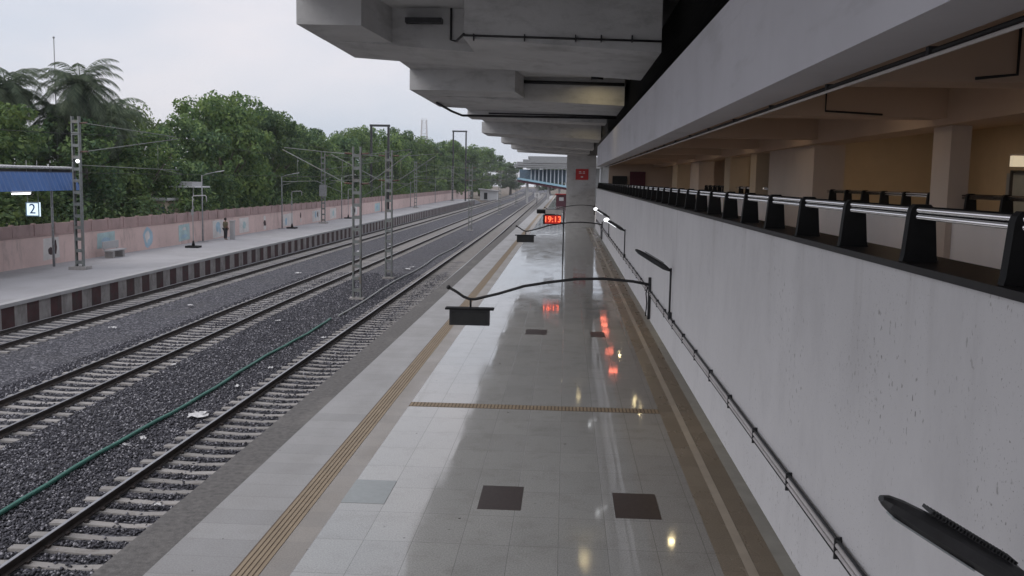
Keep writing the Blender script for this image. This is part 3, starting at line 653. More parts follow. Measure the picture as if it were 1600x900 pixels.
# ------------------------------------------------------------------ hanging coach displays on curved arms
def hanger(y, x0, label, dz=0, s=1.):
    t = thing('hanging_display', label, 'display', (x0, y, 2.6), 0, 'platform displays hung from curved arms')
    MB().tube([(-.03,0,.0),(-.03,0,.80)], .028).build('pole', M['pipeblack'], t)
    MB().tube([(-.06,.03,.62),(-.09,.06,.5),(-.07,.05,.3),(-.085,.05,.05)], .012).build('cable', M['pipeblack'], t)
    pts = [(-.03,0,.66),(-.34,0,.715),(-.9,0,.755),(-1.43,0,.735),(-1.95,0,.66),(-2.42,0,.575),(-2.9,0,.42),(-3.36,0,.30),(-3.46,0,.30),(-3.58,0,.345),(-3.72,0,.44),(-3.87,0,.52)]
    MB().tube(pts, .027, 10).build('arm', M['pipeblack'], t)
    MB().sphere(pts[-1], .045, 0, 8).build('end_cap', M['pipeblack'], t)
    MB().tube([(-3.44,0,.30),(-3.44,0,.14)], .02).build('hanger_rod', M['pipeblack'], t)
    b = MB().box(-3.84,-3.07,-.08,.08,-.20,.10).build('display_box', M['darkmetal'], t)
    MB().box(-3.92,-2.99,-.12,.12,.101,.135).build('box_hood', M['castiron'], b)
    MB().box(-3.80,-3.11,-.09,-.082,-.17,.07).build('screen', M['louvre'], b)
    return t
h1 = hanger(18.25, 1.645, 'black hanging display on a long curved arm nearest the camera')
hanger(43.2, 1.645, 'black hanging display on a curved arm left of the red clock')
hanger(74.0, 2.2, 'tiny far hanging display beyond the red clock')

# ------------------------------------------------------------------ text helper
def text_mesh(name, body, size, mt, parent, loc, rot, depth=.004):
    cu = bpy.data.curves.new(name, 'FONT'); cu.body = body; cu.size = size; cu.extrude = depth; cu.align_x = 'CENTER'; cu.align_y = 'CENTER'
    o = bpy.data.objects.new(name, cu); COL.objects.link(o); bpy.context.view_layer.update()
    me = bpy.data.meshes.new_from_object(o.evaluated_get(bpy.context.evaluated_depsgraph_get())); bpy.data.objects.remove(o)
    me.materials.clear(); me.materials.append(mt)
    q = link(name, me, parent); q.location = loc; q.rotation_euler = rot; return q
# digital clock and boards on a stand at Y=60
ck = thing('platform_clock', 'red glowing digital clock showing 19:13 standing over the far platform floor', 'clock', (-.87, 60, 2.77))
MB().box(-.56,.56,-.09,.09,-.29,.29).build('clock_case', M['castiron'], ck)
MB().box(-.45,.53,-.099,-.091,-.25,.25).build('led_panel', M['led_redlow'], ck)
text_mesh('digits', '19:13', .50, M['led_red'], ck, (.03,-.104,-.0), (R(90),0,0))
MB().tube([(.72,.05,-2.77),(.72,.05,.72)], .04).build('post', M['pipeblack'], ck); MB().tube([(.72,.05,-.2),(.5,.05,-.2)], .03).build('bracket', M['pipeblack'], ck)
bd = thing('notice_board', 'pale pink notice board with dark side panel hung just above the red clock', 'sign', (-1.05, 60.4, 3.23))
MB().box(-.25,.78,-.05,.05,-.13,.13).build('pale_panel', M['muralwhite'], bd); MB().box(-.80,-.253,-.05,.05,-.12,.12).build('dark_panel', M['castiron'], bd)
MB().box(-.82,.80,-.06,.06,.131,.17).build('frame', M['greymetal'], bd)
MB().tube([(.78,-.1,.0),(.9,-.35,.0)], .02).build('bracket', M['pipeblack'], bd)
# red coach-position displays hung below the mezzanine slab; camera sees their glow on the polished floor
for k, (y, x, lb) in enumerate(((38.5,1.95,'nearest'),(43.,2.0,'second nearest'),(48.5,2.05,'middle'),(51.,2.08,'second farthest'),(53.4,2.1,'farthest'))):
    t = thing('red_display', 'red lit display under the mezzanine slab seen glowing in the floor, '+lb+' of five', 'display', (x+.1, y, 2.435), 0, 'red displays under the mezzanine')
    MB().box(-.22,.22,0,.1,-.12,.12).build('case', M['castiron'], t); MB().box(-.17,.17,-.02,-.002,-.05,.05).build('led_face', M['led_refl'], t)
    MB().tube([(0,.05,.12),(0,.05,.19)], .015).build('hanger_rod', M['pipeblack'], t)
# warm downlights
def downlight(x, y, z, r, label, mt='warm'):
    t = thing('downlight', label, 'light', (x, y, z), 0, 'warm downlights')
    can = MB(); n = 14
    for (a, b, za, zb2) in ((r+.012, r+.012, 0, .10),):
        vs = [((r+.012)*math.cos(2*math.pi*k/n),(r+.012)*math.sin(2*math.pi*k/n),zz) for zz in (0,.12) for k in range(n)] + [(r*math.cos(2*math.pi*k/n),r*math.sin(2*math.pi*k/n),zz) for zz in (0,.06) for k in range(n)]
        fs = [(k,(k+1) % n,n+(k+1) % n,n+k) for k in range(n)] + [(2*n+k,3*n+k,3*n+(k+1) % n,2*n+(k+1) % n) for k in range(n)] + [(k,2*n+k,2*n+(k+1) % n,(k+1) % n) for k in range(n)] + [tuple(n+k for k in range(n))]
        can.add(vs, fs)
    can.build('can', M['castiron'], t)
    MB().tube([(0,0,.12),(0,0,min(.48, 8.9-z if z > 4 else .12))], .03).build('stem', M['darkmetal'], t)
    if r > .16:                                   # half shade added on the camera side, hides the lit can from direct view
        sv = [((r+.014)*math.cos(math.pi+math.pi*k/10), (r+.014)*math.sin(math.pi+math.pi*k/10), zz) for zz in (-.05, .11) for k in range(11)]
        MB().add(sv, [(k, k+1, 12+k, 11+k) for k in range(10)]).build('shade', M['castiron'], t, fix=False)
    MB().add([(r*.98*math.cos(2*math.pi*k/n), r*.98*math.sin(2*math.pi*k/n), .035 if r > .1 else .004) for k in range(n)], [tuple(range(n))]).build('lamp_disc', M[mt], t, fix=False)
downlight(.97, 34.3, 8.76, .2, 'warm downlight in the canopy recess behind the first rib', 'warm_big')
downlight(1.06, 61.6, 8.78, .155, 'warm downlight in the canopy recess before the third rib', 'warm_big')
downlight(2.55, 33.2, 2.44, .07, 'warm downlight under the mezzanine slab, farther of a near pair')
downlight(2.62, 31.6, 2.44, .06, 'warm downlight under the mezzanine slab, nearer of a near pair')
downlight(2.42, 20.0, 2.44, .07, 'warm downlight under the mezzanine slab close to the camera')
downlight(2.5, 42., 2.44, .07, 'warm downlight under the mezzanine slab far along')
for y in (6., 14.5, 20.5, 27.5, 33.5, 40., 47.):
    t = thing('ceiling_light', 'warm round ceiling light inside the dim concourse', 'light', (7.0, y, 6.44), 0, 'concourse ceiling lights')
    MB().tube([(0,0,.0),(0,0,.06)], .22, 16).build('lamp_disc', M['warm_ceiling'], t); MB().tube([(0,0,.012),(0,0,.058)], .25, 16).build('rim', M['offwhite'], t)

# ------------------------------------------------------------------ overhead line equipment
def mast(x, y, zb, h, label, arms=(), board=False, w=.37):
    t = thing('lattice_mast', label, 'mast', (x, y, zb), 0, 'lattice masts of the overhead line')
    for s in (-1, 1):
        m = MB(); cx = s*w/2; m.box(cx-.036,cx+.036,-.11,-.095,0,h); m.box(cx-.036,cx+.036,.095,.11,0,h); m.box(cx+s*.036-.007, cx+s*.036+.007, -.095,.095,0,h)
        m.build('leg', M['mastmetal'], t)
    bm_ = MB().box(-w/2+.036, w/2-.036, -.105, .105, 0, .16).mesh('batten_plate', M['mastmetal']); z = .3
    while z < h-.2:
        o = link('batten_plate', bm_, t); o.location = (0,0,z); z += .62
    (MB().box(-.45,.45,-.4,.4,-.1,.16) if zb > -.5 else MB().box(-.36,.36,-.3,.3,-.2,.0)).build('base_block', M['sleeper'], t)
    if board:
        MB().box(-.42,.42,-.16,-.13,3.0,4.25).build('sign_board', M['greymetal'], t)
    for (dx_, zc) in arms:
        s = 1 if dx_ > 0 else -1
        a = MB(); a.tube([(s*.2,0,h-.35),(s*.62,0,h-.37),(dx_*.98,0,zc+.10)], .017)       # tie
        a.tube([(s*.2,0,h-1.9),(s*.6,0,h-1.82),(dx_,0,zc)], .022)                               # bracket
        a.tube([(s*.2,0,h-2.55),(dx_*.55,0,zc-1.55),(dx_*1.0,0,zc-1.62)], .014); a.tube([(dx_*.8,0,zc-.35),(dx_*.8,0,zc-1.6)], .010)
        a.tube([(dx_*.82,0,zc-1.6),(dx_*1.05,0,zc-1.85)], .010)
        arm = a.build('cantilever_arm', M['mastmetal'], t)
        for zz in (h-.36, h-1.86):
            im = MB(); im.tube([(s*(.22+.05*i),0,zz+.004*i) for i in range(9)], [.025 if i % 2 else .055 for i in range(9)], 8); im.build('insulator', M['porcelain'], arm)
    return t
mast(-25.95, 49.9, 0, 8.1, 'tall lattice mast on the far platform beside the bench', [(5.5,7.0)])
mast(-26.8, 105, 0, 7.8, 'lattice mast carrying a pale board on the far platform', [(6.2,6.9)], True)
mast(-26.0, 165, 0, 8., 'lattice mast in the distance on the far platform', [(5.4,7.0)])
mast(-26.4, 222, 0, 8., 'farthest lattice mast, near the end of the far platform', [(5.8,7.0)])
mast(-10.6, 48.3, -.95, 7.65, 'lattice mast between the tracks, nearer of two close together', [(2.8,7.45),(-3.8,7.45)])
mast(-10.9, 58.7, -.95, 7.8, 'lattice mast between the tracks, farther of two close together', [(2.9,7.5),(-3.6,7.5)])
mast(-11.6, 116, -.95, 7.8, 'slim distant mast between the tracks, first beyond the close pair', [(3.4,7.5),(-2.9,7.5)])
mast(-11.8, 170, -.95, 7.8, 'slim distant mast between the tracks, second beyond the close pair', [(3.3,7.5),(-2.9,7.5)])
mast(-11.9, 228, -.95, 7.8, 'slim distant mast between the tracks, third beyond the close pair', [(3.,7.5),(-2.9,7.5)])
mast(-12.1, 290, -.95, 7.8, 'slim distant mast between the tracks, farthest one', [(3.,7.5),(-2.9,7.5)])
def wires(pts, label, sup, ys, feeder):
    t = thing('overhead_line', label, 'wires', (polyx(pts, 20), 20, 5), 0, 'overhead lines above the tracks')
    def tp(o): o.parent = t; o.matrix_parent_inverse = Matrix.Translation(-t.location); return o
    zc = lambda y: 6.55+(.55*((((y-sup[0]) % sup[1])/sup[1]-.5)*2)**2)
    Y = np.arange(ys, 330, 4.)
    tp(MB().tube([(polyx(pts,y)+.15*math.sin(y/17), y, 5.15) for y in Y], .010, 5).build('contact_wire', M['pipeblack']))
    tp(MB().tube([(polyx(pts,y)+.15*math.sin(y/17), y, zc(y)) for y in Y], .010, 5).build('catenary_wire', M['pipeblack']))
    if feeder: tp(MB().tube([(polyx(pts,y)-1.1, y, zc(y)+.75) for y in Y], .009, 5).build('feeder_wire', M['pipeblack']))
    dm = MB().tube([(0,0,0),(0,0,1)], .006, 4).mesh('dropper', M['pipeblack'])
    for k in range(22):
        y = ys+3+k*6.; o = link('dropper', dm); o.location = (polyx(pts,y)+.15*math.sin(y/17), y, 5.15); o.scale = (1,1,zc(y)-5.15); tp(o)
wires(T1, 'overhead wires strung above the track beside the near platform', (48.3,55), 48.3, False); wires(T2, 'overhead wires strung above the middle track', (48.3,55), 48.3, False); wires(T3, 'overhead wires strung above the track by the far platform', (49.9,55), 22, False)

# ------------------------------------------------------------------ far platform furniture
def plat_lamp(y, label):
    x = polyx(LWALL,y)+.45
    t = thing('platform_lamp', label, 'lamp post', (x, y, 0), 0, 'lamp posts along the pink wall')
    MB().tube([(0,0,0),(0,0,2.6),(0,0,5.1)], [.07,.055,.045]).build('pole', M['greymetal'], t)
    MB().tube([(0,0,5.0),(.35,0,5.2),(1.2,0,5.38)], .03).build('arm', M['greymetal'], t)
    MB().hexa([(1.1,-.1,5.33),(1.75,-.09,5.45),(1.75,.09,5.45),(1.1,.1,5.33),(1.1,-.08,5.41),(1.75,-.05,5.51),(1.75,.05,5.51),(1.1,.08,5.41)]).build('lamp_head', M['greymetal'], t)
    MB().box(-.3,.3,-.3,.3,0,.06).build('base', M['plat2'], t)
for y, lb in ((72.4,'nearest lamp post standing against the pink wall, left of the person'),(92.5,'second lamp post from the left along the pink wall, by the black-footed hooked pole'),(117,'third lamp post from the left along the pink wall'),(143,'fourth lamp post from the left along the pink wall'),(170,'fifth lamp post from the left along the pink wall'),(203,'farthest lamp post along the pink wall')): plat_lamp(y, lb)
def hook_pole(x, y, label):
    t = thing('hooked_pole', label, 'pole', (x, y, 0), 0, 'white hooked poles with black feet')
    MB().tube([(0,0,.3),(0,0,3.55),(.06,0,3.65),(.9,0,3.7),(1.0,0,3.62),(1.0,0,3.25)], .036).build('pole', M['coping'], t)
    MB().box(-.45,.45,-.4,.4,0,.14).build('plinth', M['castiron'], t)
    MB().tube([(0,0,.14),(0,0,.5)], [.13,.05], 10).build('foot', M['castiron'], t)
    MB().box(-.08,.08,-.09,-.03,2.3,2.7).build('junction_box', M['greymetal'], t)
hook_pole(-26.3, 66.5, 'white hooked pole on a black foot, nearest, left of the person')
hook_pole(-27.0, 93.5, 'white hooked pole on a black foot, middle one')
hook_pole(-27.1, 118.5, 'white hooked pole on a black foot, behind the near lattice mast')
# bench
bn = thing('platform_bench', 'grey concrete bench with backrest by the pink wall near the tall mast', 'bench', (-27.7, 57.6, 0), R(0))
MB().box(-.25,.25,-1.0,1.0,.42,.5).build('seat', M['coping'], bn); MB().box(-.33,-.255,-1.0,1.0,.55,1.0).build('backrest', M['coping'], bn)
for y in (-.65,.65): MB().box(-.3,.22,y-.13,y+.13,0,.42).build('leg', M['sleeper'], bn)
for y in (-.8,.8): MB().box(-.31,-.255,y-.05,y+.05,.5,.55).build('back_support', M['coping'], bn)
# canopy shelter at the left
sh = thing('platform_shelter', 'blue corrugated platform shelter with steel posts at the left edge', 'shelter', (-28.0, 51.5, -.42))
m = MB(); n = 240; y0, y1 = -24, -.3; vs = []
for k in range(n+1):
    y = y0+(y1-y0)*k/n; d = .035*math.sin(k*1.5708*1.0)
    vs += [(1.55+d*.7, y, 4.62+d*.0), (1.2+d*.7, y, 5.58)]
m.add(vs, [(2*k, 2*k+2, 2*k+3, 2*k+1) for k in range(n)], 0); m.build('fascia_sheet', M['blue'], sh, fix=False)
m = MB(); m.hexa([(-3.2,-24,5.9),(1.15,-24,5.74),(1.15,-.2,5.74),(-3.2,-.2,5.9),(-3.2,-24,5.95),(1.15,-24,5.79),(1.15,-.2,5.79),(-3.2,-.2,5.95)]); m.build('roof_sheet', M['greymetal'], sh)
m = MB()
for k in range(80): m.tube([(1.17,-24+k*.3,5.82),(.6,-24+k*.3,5.84)], .045, 6)
m.build('roof_edge', M['paper'], sh)
m = MB(); m.box(1.0,1.06,-24,-.4,4.62,4.72); m.box(-3.1,1.1,-.5,-.42,5.2,5.72); m.build('edge_beam', M['darkmetal'], sh)
for y in (-.1-.4, -8.5, -16.5): MB().tube([(0,y,0),(0,y,5.75)], .07).build('post', M['greymetal'], sh)
m = MB(); m.add([(1.55,-.3,4.62),(1.2,-.3,5.58),(.9,-.3,5.58),(1.0,-.3,4.7)], [(0,1,2,3)]); m.build('gable_sheet', M['blue'], sh, fix=False)
tb = thing('tube_light', 'white tube light glowing below the blue shelter edge', 'light', (-26.42, 45.8, 4.09)); MB().tube([(0,-1.2,0),(0,.35,0)], .04).build('tube', M['led_white'], tb); MB().box(-.05,.05,-1.25,.4,.04,.12).build('fitting', M['paper'], tb)
s2 = thing('platform_number_sign', 'lit white and blue sign with the number 2 hung under the shelter', 'sign', (-27.35, 48.0, 3.24))
MB().box(-.36,.36,-.06,.06,-.36,.36).build('light_box', M['sign_lit'], s2); text_mesh('number', '2', .72, M['blue'], s2, (.0,-.075,.0), (R(90),0,0), .01)
m = MB()
for (a,b,c,d) in ((-.36,-.30,-.36,.36),(.30,.36,-.36,.36),(-.299,.299,.31,.36),(-.299,.299,-.36,-.31)): m.box(a,b,-.075,-.061,c,d)
m.build('border', M['skyblue'], s2)
for x in (-.28,.28): MB().tube([(x,0,.36),(x,0,2.5)], .014).build('hanger_rod', M['greymetal'], s2)
# thin white light by the mast top
gl = thing('flood_light', 'small bright white flood light at the blue shelter corner', 'light', (-25.7, 49.5, 5.75)); MB().sphere((0,0,0),.10,0,10).build('bulb', M['led_white'], gl); MB().box(-.3,-.06,-.03,.03,-.03,.03).build('bracket', M['darkmetal'], gl)

# person beside the wall
def skin_mesh(name, verts, edges, radii, mt, parent, sub=2):
    me = bpy.data.meshes.new(name); me.from_pydata(verts, edges, []); o = link(name, me); 
    o.modifiers.new('skin', 'SKIN'); 
    for v, r_ in zip(me.skin_vertices[0].data, radii): v.radius = (r_, r_) if not isinstance(r_, tuple) else r_
    me.skin_vertices[0].data[0].use_root = True
    sbs = o.modifiers.new('sub', 'SUBSURF'); sbs.levels = sub; sbs.render_levels = sub
    bpy.context.view_layer.update(); dg = bpy.context.evaluated_depsgraph_get(); nm = bpy.data.meshes.new_from_object(o.evaluated_get(dg)); bpy.data.objects.remove(o)
    nm.materials.clear(); nm.materials.append(mt)
    for p_ in nm.polygons: p_.use_smooth = True
    return link(name, nm, parent)
pe = thing('person', 'person in olive shirt and dark trousers standing by the pink wall', 'person', (-27.1, 75.2, 0), R(150))
V = [(0,0,.92),(0,0,1.12),(0,0,1.36),(0,0,1.46),(0,-.01,1.53),(0,-.015,1.62),(0,-.01,1.71),
     (.17,0,1.38),(.22,.02,1.12),(.21,-.05,.90),(.21,-.07,.80),(-.17,0,1.38),(-.23,.02,1.12),(-.22,-.06,.90),(-.22,-.08,.80),
     (.09,0,.86),(.10,-.02,.48),(.10,.02,.09),(.10,-.14,.04),(-.09,0,.86),(-.10,.0,.48),(-.11,.05,.09),(-.11,-.11,.04)]
E = [(0,1),(1,2),(2,3),(3,4),(4,5),(5,6),(2,7),(7,8),(8,9),(9,10),(2,11),(11,12),(12,13),(13,14),(0,15),(15,16),(16,17),(17,18),(0,19),(19,20),(20,21),(21,22)]
RD = [.15,.14,.15,.06,.055,.095,.075,.065,.05,.038,.032,.065,.05,.038,.032,.09,.062,.045,.035,.09,.062,.045,.035]
body = skin_mesh('body', V, E, RD, M['skin'], pe)
skin_mesh('shirt', [(0,0,.86),(0,0,1.12),(0,0,1.36),(0,0,1.43),(.17,0,1.385),(.225,.015,1.12),(-.17,0,1.385),(-.235,.015,1.12)], [(0,1),(1,2),(2,3),(2,4),(4,5),(2,6),(6,7)], [.175,.165,.172,.09,.085,.07,.085,.07], M['olive'], pe)
skin_mesh('trousers', [(0,0,.93),(.09,0,.86),(.10,-.02,.48),(.10,.02,.12),(-.09,0,.86),(-.10,0,.48),(-.11,.05,.12)], [(0,1),(1,2),(2,3),(0,4),(4,5),(5,6)], [.165,.11,.085,.07,.11,.085,.07], M['darkcloth'], pe)
m = MB(); m.sphere((0,.012,1.665), .115, 0, 12, (.92,1.02,.95)); m.build('hair', M['hair'], pe)
pb = thing('stone_pillar', 'short pale stone pillar beside the standing person', 'pillar', (-26.75, 75.8, 0)); MB().box(-.16,.16,-.16,.16,0,1.45).build('shaft', M['coping'], pb); MB().box(-.2,.2,-.2,.2,1.451,1.53).build('cap', M['coping'], pb)

# ------------------------------------------------------------------ hoses and litter on the ballast
m = MB(); m.tube([(-10.13+.06*math.sin(y*.55), y, -.98+.012*math.sin(y*2.)) for y in np.arange(10,42,1.)], .05, 8); tag(m.build('green_hose', M['green_pipe']), 'long green hose lying on the ballast beside the nearest track', 'hose')
m = MB(); m.tube([(-10.1+.10*math.sin(y*.31), y, -.99) for y in np.arange(42.05,95,1.5)], .045, 8); tag(m.build('grey_hose', M['grey_pipe']), 'pale grey hose continuing the green one past the masts', 'hose')
def scrap(x, y, sx, sy, seed):
    rr = random.Random(seed); m = MB(); n = 5
    vs = [((i/(n-1)-.5)*sx+rr.uniform(-.03,.03), (j/(n-1)-.5)*sy+rr.uniform(-.03,.03), .01+rr.uniform(0,.07)) for i in range(n) for j in range(n)]
    m.add(vs, [(i*n+j, i*n+j+1, (i+1)*n+j+1, (i+1)*n+j) for i in range(n-1) for j in range(n-1)])
    o = m.build('litter_scrap', M['paper'], fix=False); o.location = (x, y, -1.0); o.rotation_euler = (0,0,rr.uniform(0,3)); tag(o, 'crumpled white scrap of litter lying on the dark ballast', 'litter', 'white litter scraps on the ballast')
for k, (x, y, a, b) in enumerate([(-9.3,23.6,.5,.35),(-9.35,23.9,.3,.3),(-9.75,21.4,.16,.12),(-9.9,20.8,.14,.12),(-17.2,79,.5,.3),(-16.3,88,.5,.35),(-17,60,.4,.3),(-10.6,66,.35,.25),(-10.7,64.5,.5,.3),(-12.2,40,.25,.2),(-17.6,44,.4,.25),(-9.2,36,.25,.2),(-9.4,30,.2,.15),(-6.9,21.5,.2,.15),(-9.5,27.2,.22,.2),(-18.0,37,.3,.2),(-7.5,17,.12,.1),(-12.6,30,.15,.12)]): scrap(x, y, a, b, k)

# ------------------------------------------------------------------ trees
def leaf_cloud(name, centres, n, size, mt, droop=.0, seed=0):
    """many small leaf faces spread through lumpy clumps"""
    g = np.random.default_rng(seed); P = []; Nn = []
    cw = np.array([c[3]**2*c[4] for c in centres]); cw = cw/cw.sum(); cnt = g.multinomial(n, cw)
    for (cx,cy,cz,r_,fz), k in zip(centres, cnt):
        d = g.normal(size=(k,3)); d /= np.linalg.norm(d, axis=1)[:,None]
        rad = r_*(.45+.6*g.random((k,1))**.6); p = d*rad; p[:,2] *= fz
        P.append(p+np.array([cx,cy,cz])); Nn.append(d)
    P = np.concatenate(P); Nn = np.concatenate(Nn); n = len(P)
    nrm = Nn*.7+g.normal(size=(n,3))*.6+np.array([0,0,.45]); nrm /= np.linalg.norm(nrm, axis=1)[:,None]
    t = np.cross(nrm, g.normal(size=(n,3))); t /= np.linalg.norm(t, axis=1)[:,None]; b = np.cross(nrm, t)
    s = size*(.6+.8*g.random((n,1))); a = t*s; c = b*s*.62
    v = np.stack([P-a, P-c*.9+a*.1, P+a, P+c*.9+a*.1], 1).reshape(-1,3)
    f = np.arange(4*n).reshape(-1,4)
    me = bpy.data.meshes.new(name); me.vertices.add(len(v)); me.vertices.foreach_set('co', v.ravel()); me.loops.add(f.size); me.loops.foreach_set('vertex_index', f.ravel().astype(np.int32))
    me.polygons.add(n); me.polygons.foreach_set('loop_start', np.arange(0, f.size, 4, dtype=np.int32)); me.polygons.foreach_set('loop_total', np.full(n, 4, np.int32)); me.update(calc_edges=True); me.materials.append(mt)
    return me
def make_tree_meshes(seed, hgt, rad, mt, n=15000, size=.17):
    rr = random.Random(seed); cs = []; tr = MB()
    tr.tube([(0,0,-1.3),(.1,.05,hgt*.2),(-.05,.1,hgt*.42),(.1,0,hgt*.62)], [.30,.24,.18,.08], 8)
    for k in range(8):
        a = rr.uniform(0,6.28); z0 = hgt*rr.uniform(.2,.45); ex = rad*rr.uniform(.45,.8); ez = hgt*rr.uniform(.5,.85)
        tr.tube([(0,0,z0),(math.cos(a)*ex*.5,math.sin(a)*ex*.5,(z0+ez)*.5),(math.cos(a)*ex,math.sin(a)*ex,ez)], [.12,.07,.03], 6)
    for k in range(34):
        z = hgt*rr.uniform(.16,.93); q = (z/hgt-.5)/.5; lim = rad*math.sqrt(max(.08, 1-.85*q*q)) if q > 0 else rad*(.78+.22*(1+q))
        a = rr.uniform(0,6.28); d = lim*math.sqrt(rr.random())*.92; r_ = rad*rr.uniform(.20,.38)
        cs.append((d*math.cos(a), d*math.sin(a), z, r_, rr.uniform(.6,.9)))
    for k in range(10):
        a = rr.uniform(0,6.28); d = rad*rr.uniform(.1,.8); cs.append((d*math.cos(a), d*math.sin(a), hgt*rr.uniform(.86,1.02)-d*.25, rad*rr.uniform(.1,.2), .9))
    for k in range(16):
        a = rr.uniform(0,6.28); z = hgt*rr.uniform(.35,.9); d = rad*rr.uniform(.85,1.12)*math.sqrt(max(.15,1-(max(0,z/hgt-.5)/.55)**2)); cs.append((d*math.cos(a), d*math.sin(a), z, rad*rr.uniform(.07,.14), .8))
    return tr.mesh('trunk', M['bark']), leaf_cloud('crown', cs, n, size, mt, seed=seed)
TM = [make_tree_meshes(1, 10, 4.6, M['leaf']), make_tree_meshes(2, 10, 4.2, M['leaf_dark']), make_tree_meshes(3, 10, 4.8, M['leaf']), make_tree_meshes(4, 10, 4.4, M['leaf_dark'])]
TP = make_tree_meshes(5, 10, 4.0, M['leaf_pale'], 8000, .16)
def tree(tm, x, y, h, w, label, rz):
    t = thing('leafy_tree', label, 'tree', (x, y, -.2), rz, 'trees behind the pink wall'); t.scale = (w/4.5, w/4.5, h/10)
    link('trunk', tm[0], t); link('crown', tm[1], t)
spots = [ # x, y, h, w, kind, label
 (-35.5,66,9.2,4.6,1,'dark leafy tree at the left edge, low behind the blue shelter sign'),
 (-35.5,55.5,9.5,4.6,0,'dark bushy tree behind the blue shelter roof at the left frame edge'),
 (-38.5,76,9.5,4.6,3,'dark leafy tree filling the gap behind the palms and the pale feathery tree'),
 (-40,58,10.5,4.8,3,'taller dark leafy tree set farther back behind the shelter at the left frame edge'),
 (-34,74,9.0,4.4,0,'leafy green tree just right of the palms, with pale tree top above it'),
 (-37.5,82,11.0,3.6,'p','pale yellowish feathery tree rising right of the palms'),
 (-33.8,83,10.4,4.2,1,'dark rounded tree behind the small beige house'),
 (-33.2,91,12.6,4.6,2,'tall bushy green tree with a peaked top above the standing person'),
 (-35.2,97,13.2,4.0,0,'tallest green tree left of centre, its top tuft against the sky'),
 (-33.4,103,12.4,4.6,3,'broad dark green tree right of the tall peaked one'),
 (-35,111,12.6,4.6,2,'green tree with loose sprays at its top, behind the board mast'),
 (-33.8,120,11.6,4.8,1,'dark green tree above the third lamp post'),
 (-35,131,12.0,4.8,0,'green tree behind the nearer trackside mast'),
 (-33.5,142,11.2,4.8,3,'dark green tree between the two close masts'),
 (-34.5,154,12.6,5.0,2,'green tree just right of the farther close mast'),
 (-33,168,13.8,5.2,0,'tall green tree below the left steel portal frame'),
 (-33.6,184,14.6,5.6,1,'dark domed tree rising highest in the middle distance'),
 (-33.5,203,13.6,6.0,2,'green tree below the pale radio tower'),
 (-33.5,224,14.2,6.5,3,'dark green tree left of the right steel portal frame'),
 (-33,250,15.0,7.2,0,'green tree behind the right steel portal frame'),
 (-32.5,280,16.0,8.0,1,'dark far tree near the end of the pink wall'),
 (-31.5,318,15.8,9.0,2,'far green tree beyond the end of the pink wall'),
 (-33,365,15.8,10.,3,'farthest dark tree, by the white trackside hut'),
 (-24,410,12.5,9.,1,'hazy dark tree behind the far overbridge, left one'),
 (-8,440,12,10.,3,'hazy dark tree behind the far overbridge, right one')]
for i, (x, y, h, w, k, lb) in enumerate(spots):
    tree(TP if k == 'p' else TM[k], x, y, h, w, lb, i*2.4)
# undergrowth behind the wall
cs = [(polyx(LWALL,y)-2.2-2.*random.random(), y, 1.2+random.random()*1.6, 1.3+random.random()*.8, .9) for y in range(40, 290, 3)]
tag(link('undergrowth', leaf_cloud('undergrowth', cs, 26000, .15, M['leaf_dark'], seed=50)), kind='stuff')
# palms
def palm_meshes(seed, hgt, nf=62, flen=3.7):
    rr = random.Random(seed); t = MB(); t.tube([(0,0,-1.2),(.08,0,hgt*.35),(.02,.05,hgt*.7),(0,0,hgt)], [.33,.27,.24,.27], 10)
    fr = MB(); dry = MB()
    for k in range(nf):
        a = k*2.399+rr.uniform(-.2,.2); e0 = R(84-140*(k/nf)**.9)+rr.uniform(-.12,.12); L_ = flen*rr.uniform(.85,1.1); mb_ = dry if k > nf*.86 else fr
        p = Vector((0,0,hgt)); e = e0; hdir = Vector((math.cos(a), math.sin(a), 0)); side = Vector((-math.sin(a), math.cos(a), 0)); n = 13; prev = p
        for j in range(n):
            e -= .10+.05*j/n*2.2; q = prev + (hdir*math.cos(e)+Vector((0,0,1))*math.sin(e))*(L_/n)
            wv = .035*(1-j/n)+.008
            mb_.add([prev+side*wv, prev-side*wv, q-side*wv*.9, q+side*wv*.9], [(0,1,2,3)])
            ll = .85*math.sin(math.pi*min(1,(j+1.2)/(n+1)))**.6
            for s in (-1, 1):
                for h_ in (0, .33, .67):
                    b = prev.lerp(q, h_); dl = (hdir*math.cos(e)+Vector((0,0,1))*math.sin(e))*.55+side*s*.8+Vector((0,0,-.45-.3*rr.random())); dl.normalize()
                    tip = b+dl*ll*rr.uniform(.8,1.1); wd = (q-prev).normalized()*.028
                    mid = b.lerp(tip, .5)+Vector((0,0,.04)); mb_.add([b-wd*.6, b+wd*.6, mid+wd, tip, mid-wd], [(0,1,2,3,4)])
            prev = q
    return t.mesh('trunk', M['palmbark']), fr.mesh('crown', M['frond']), dry.mesh('dry_fronds', M['frond_dry'])
PM = [palm_meshes(1, 11.2), palm_meshes(2, 9.6), palm_meshes(3, 10.2)]
for x, y, k, lb, rz, s in ((-33.9,66.,0,'tallest palm tree with a full feathery crown against the sky',.3,1.0),(-36.2,67.5,1,'shaggy palm tree just left of the tallest palm',1.2,.95),(-34.4,70.5,2,'drooping palm tree just right of the tallest palm',2.2,.86),
                  (-38.6,65.,2,'palm tree at the left frame edge with hanging fronds',.9,1.05),(-40.8,67.,0,'palm tree cut by the left frame edge',2.7,.92),(-35.2,72.5,1,'palm tree half hidden behind the tallest palm',4.,1.0)):
    t = thing('palm_tree', lb, 'palm', (x, y, -.2), rz, 'palms behind the blue shelter'); t.scale = (s,s,s)
    for nm, me in zip(('trunk','crown','dry_fronds'), PM[k]): link(nm, me, t)

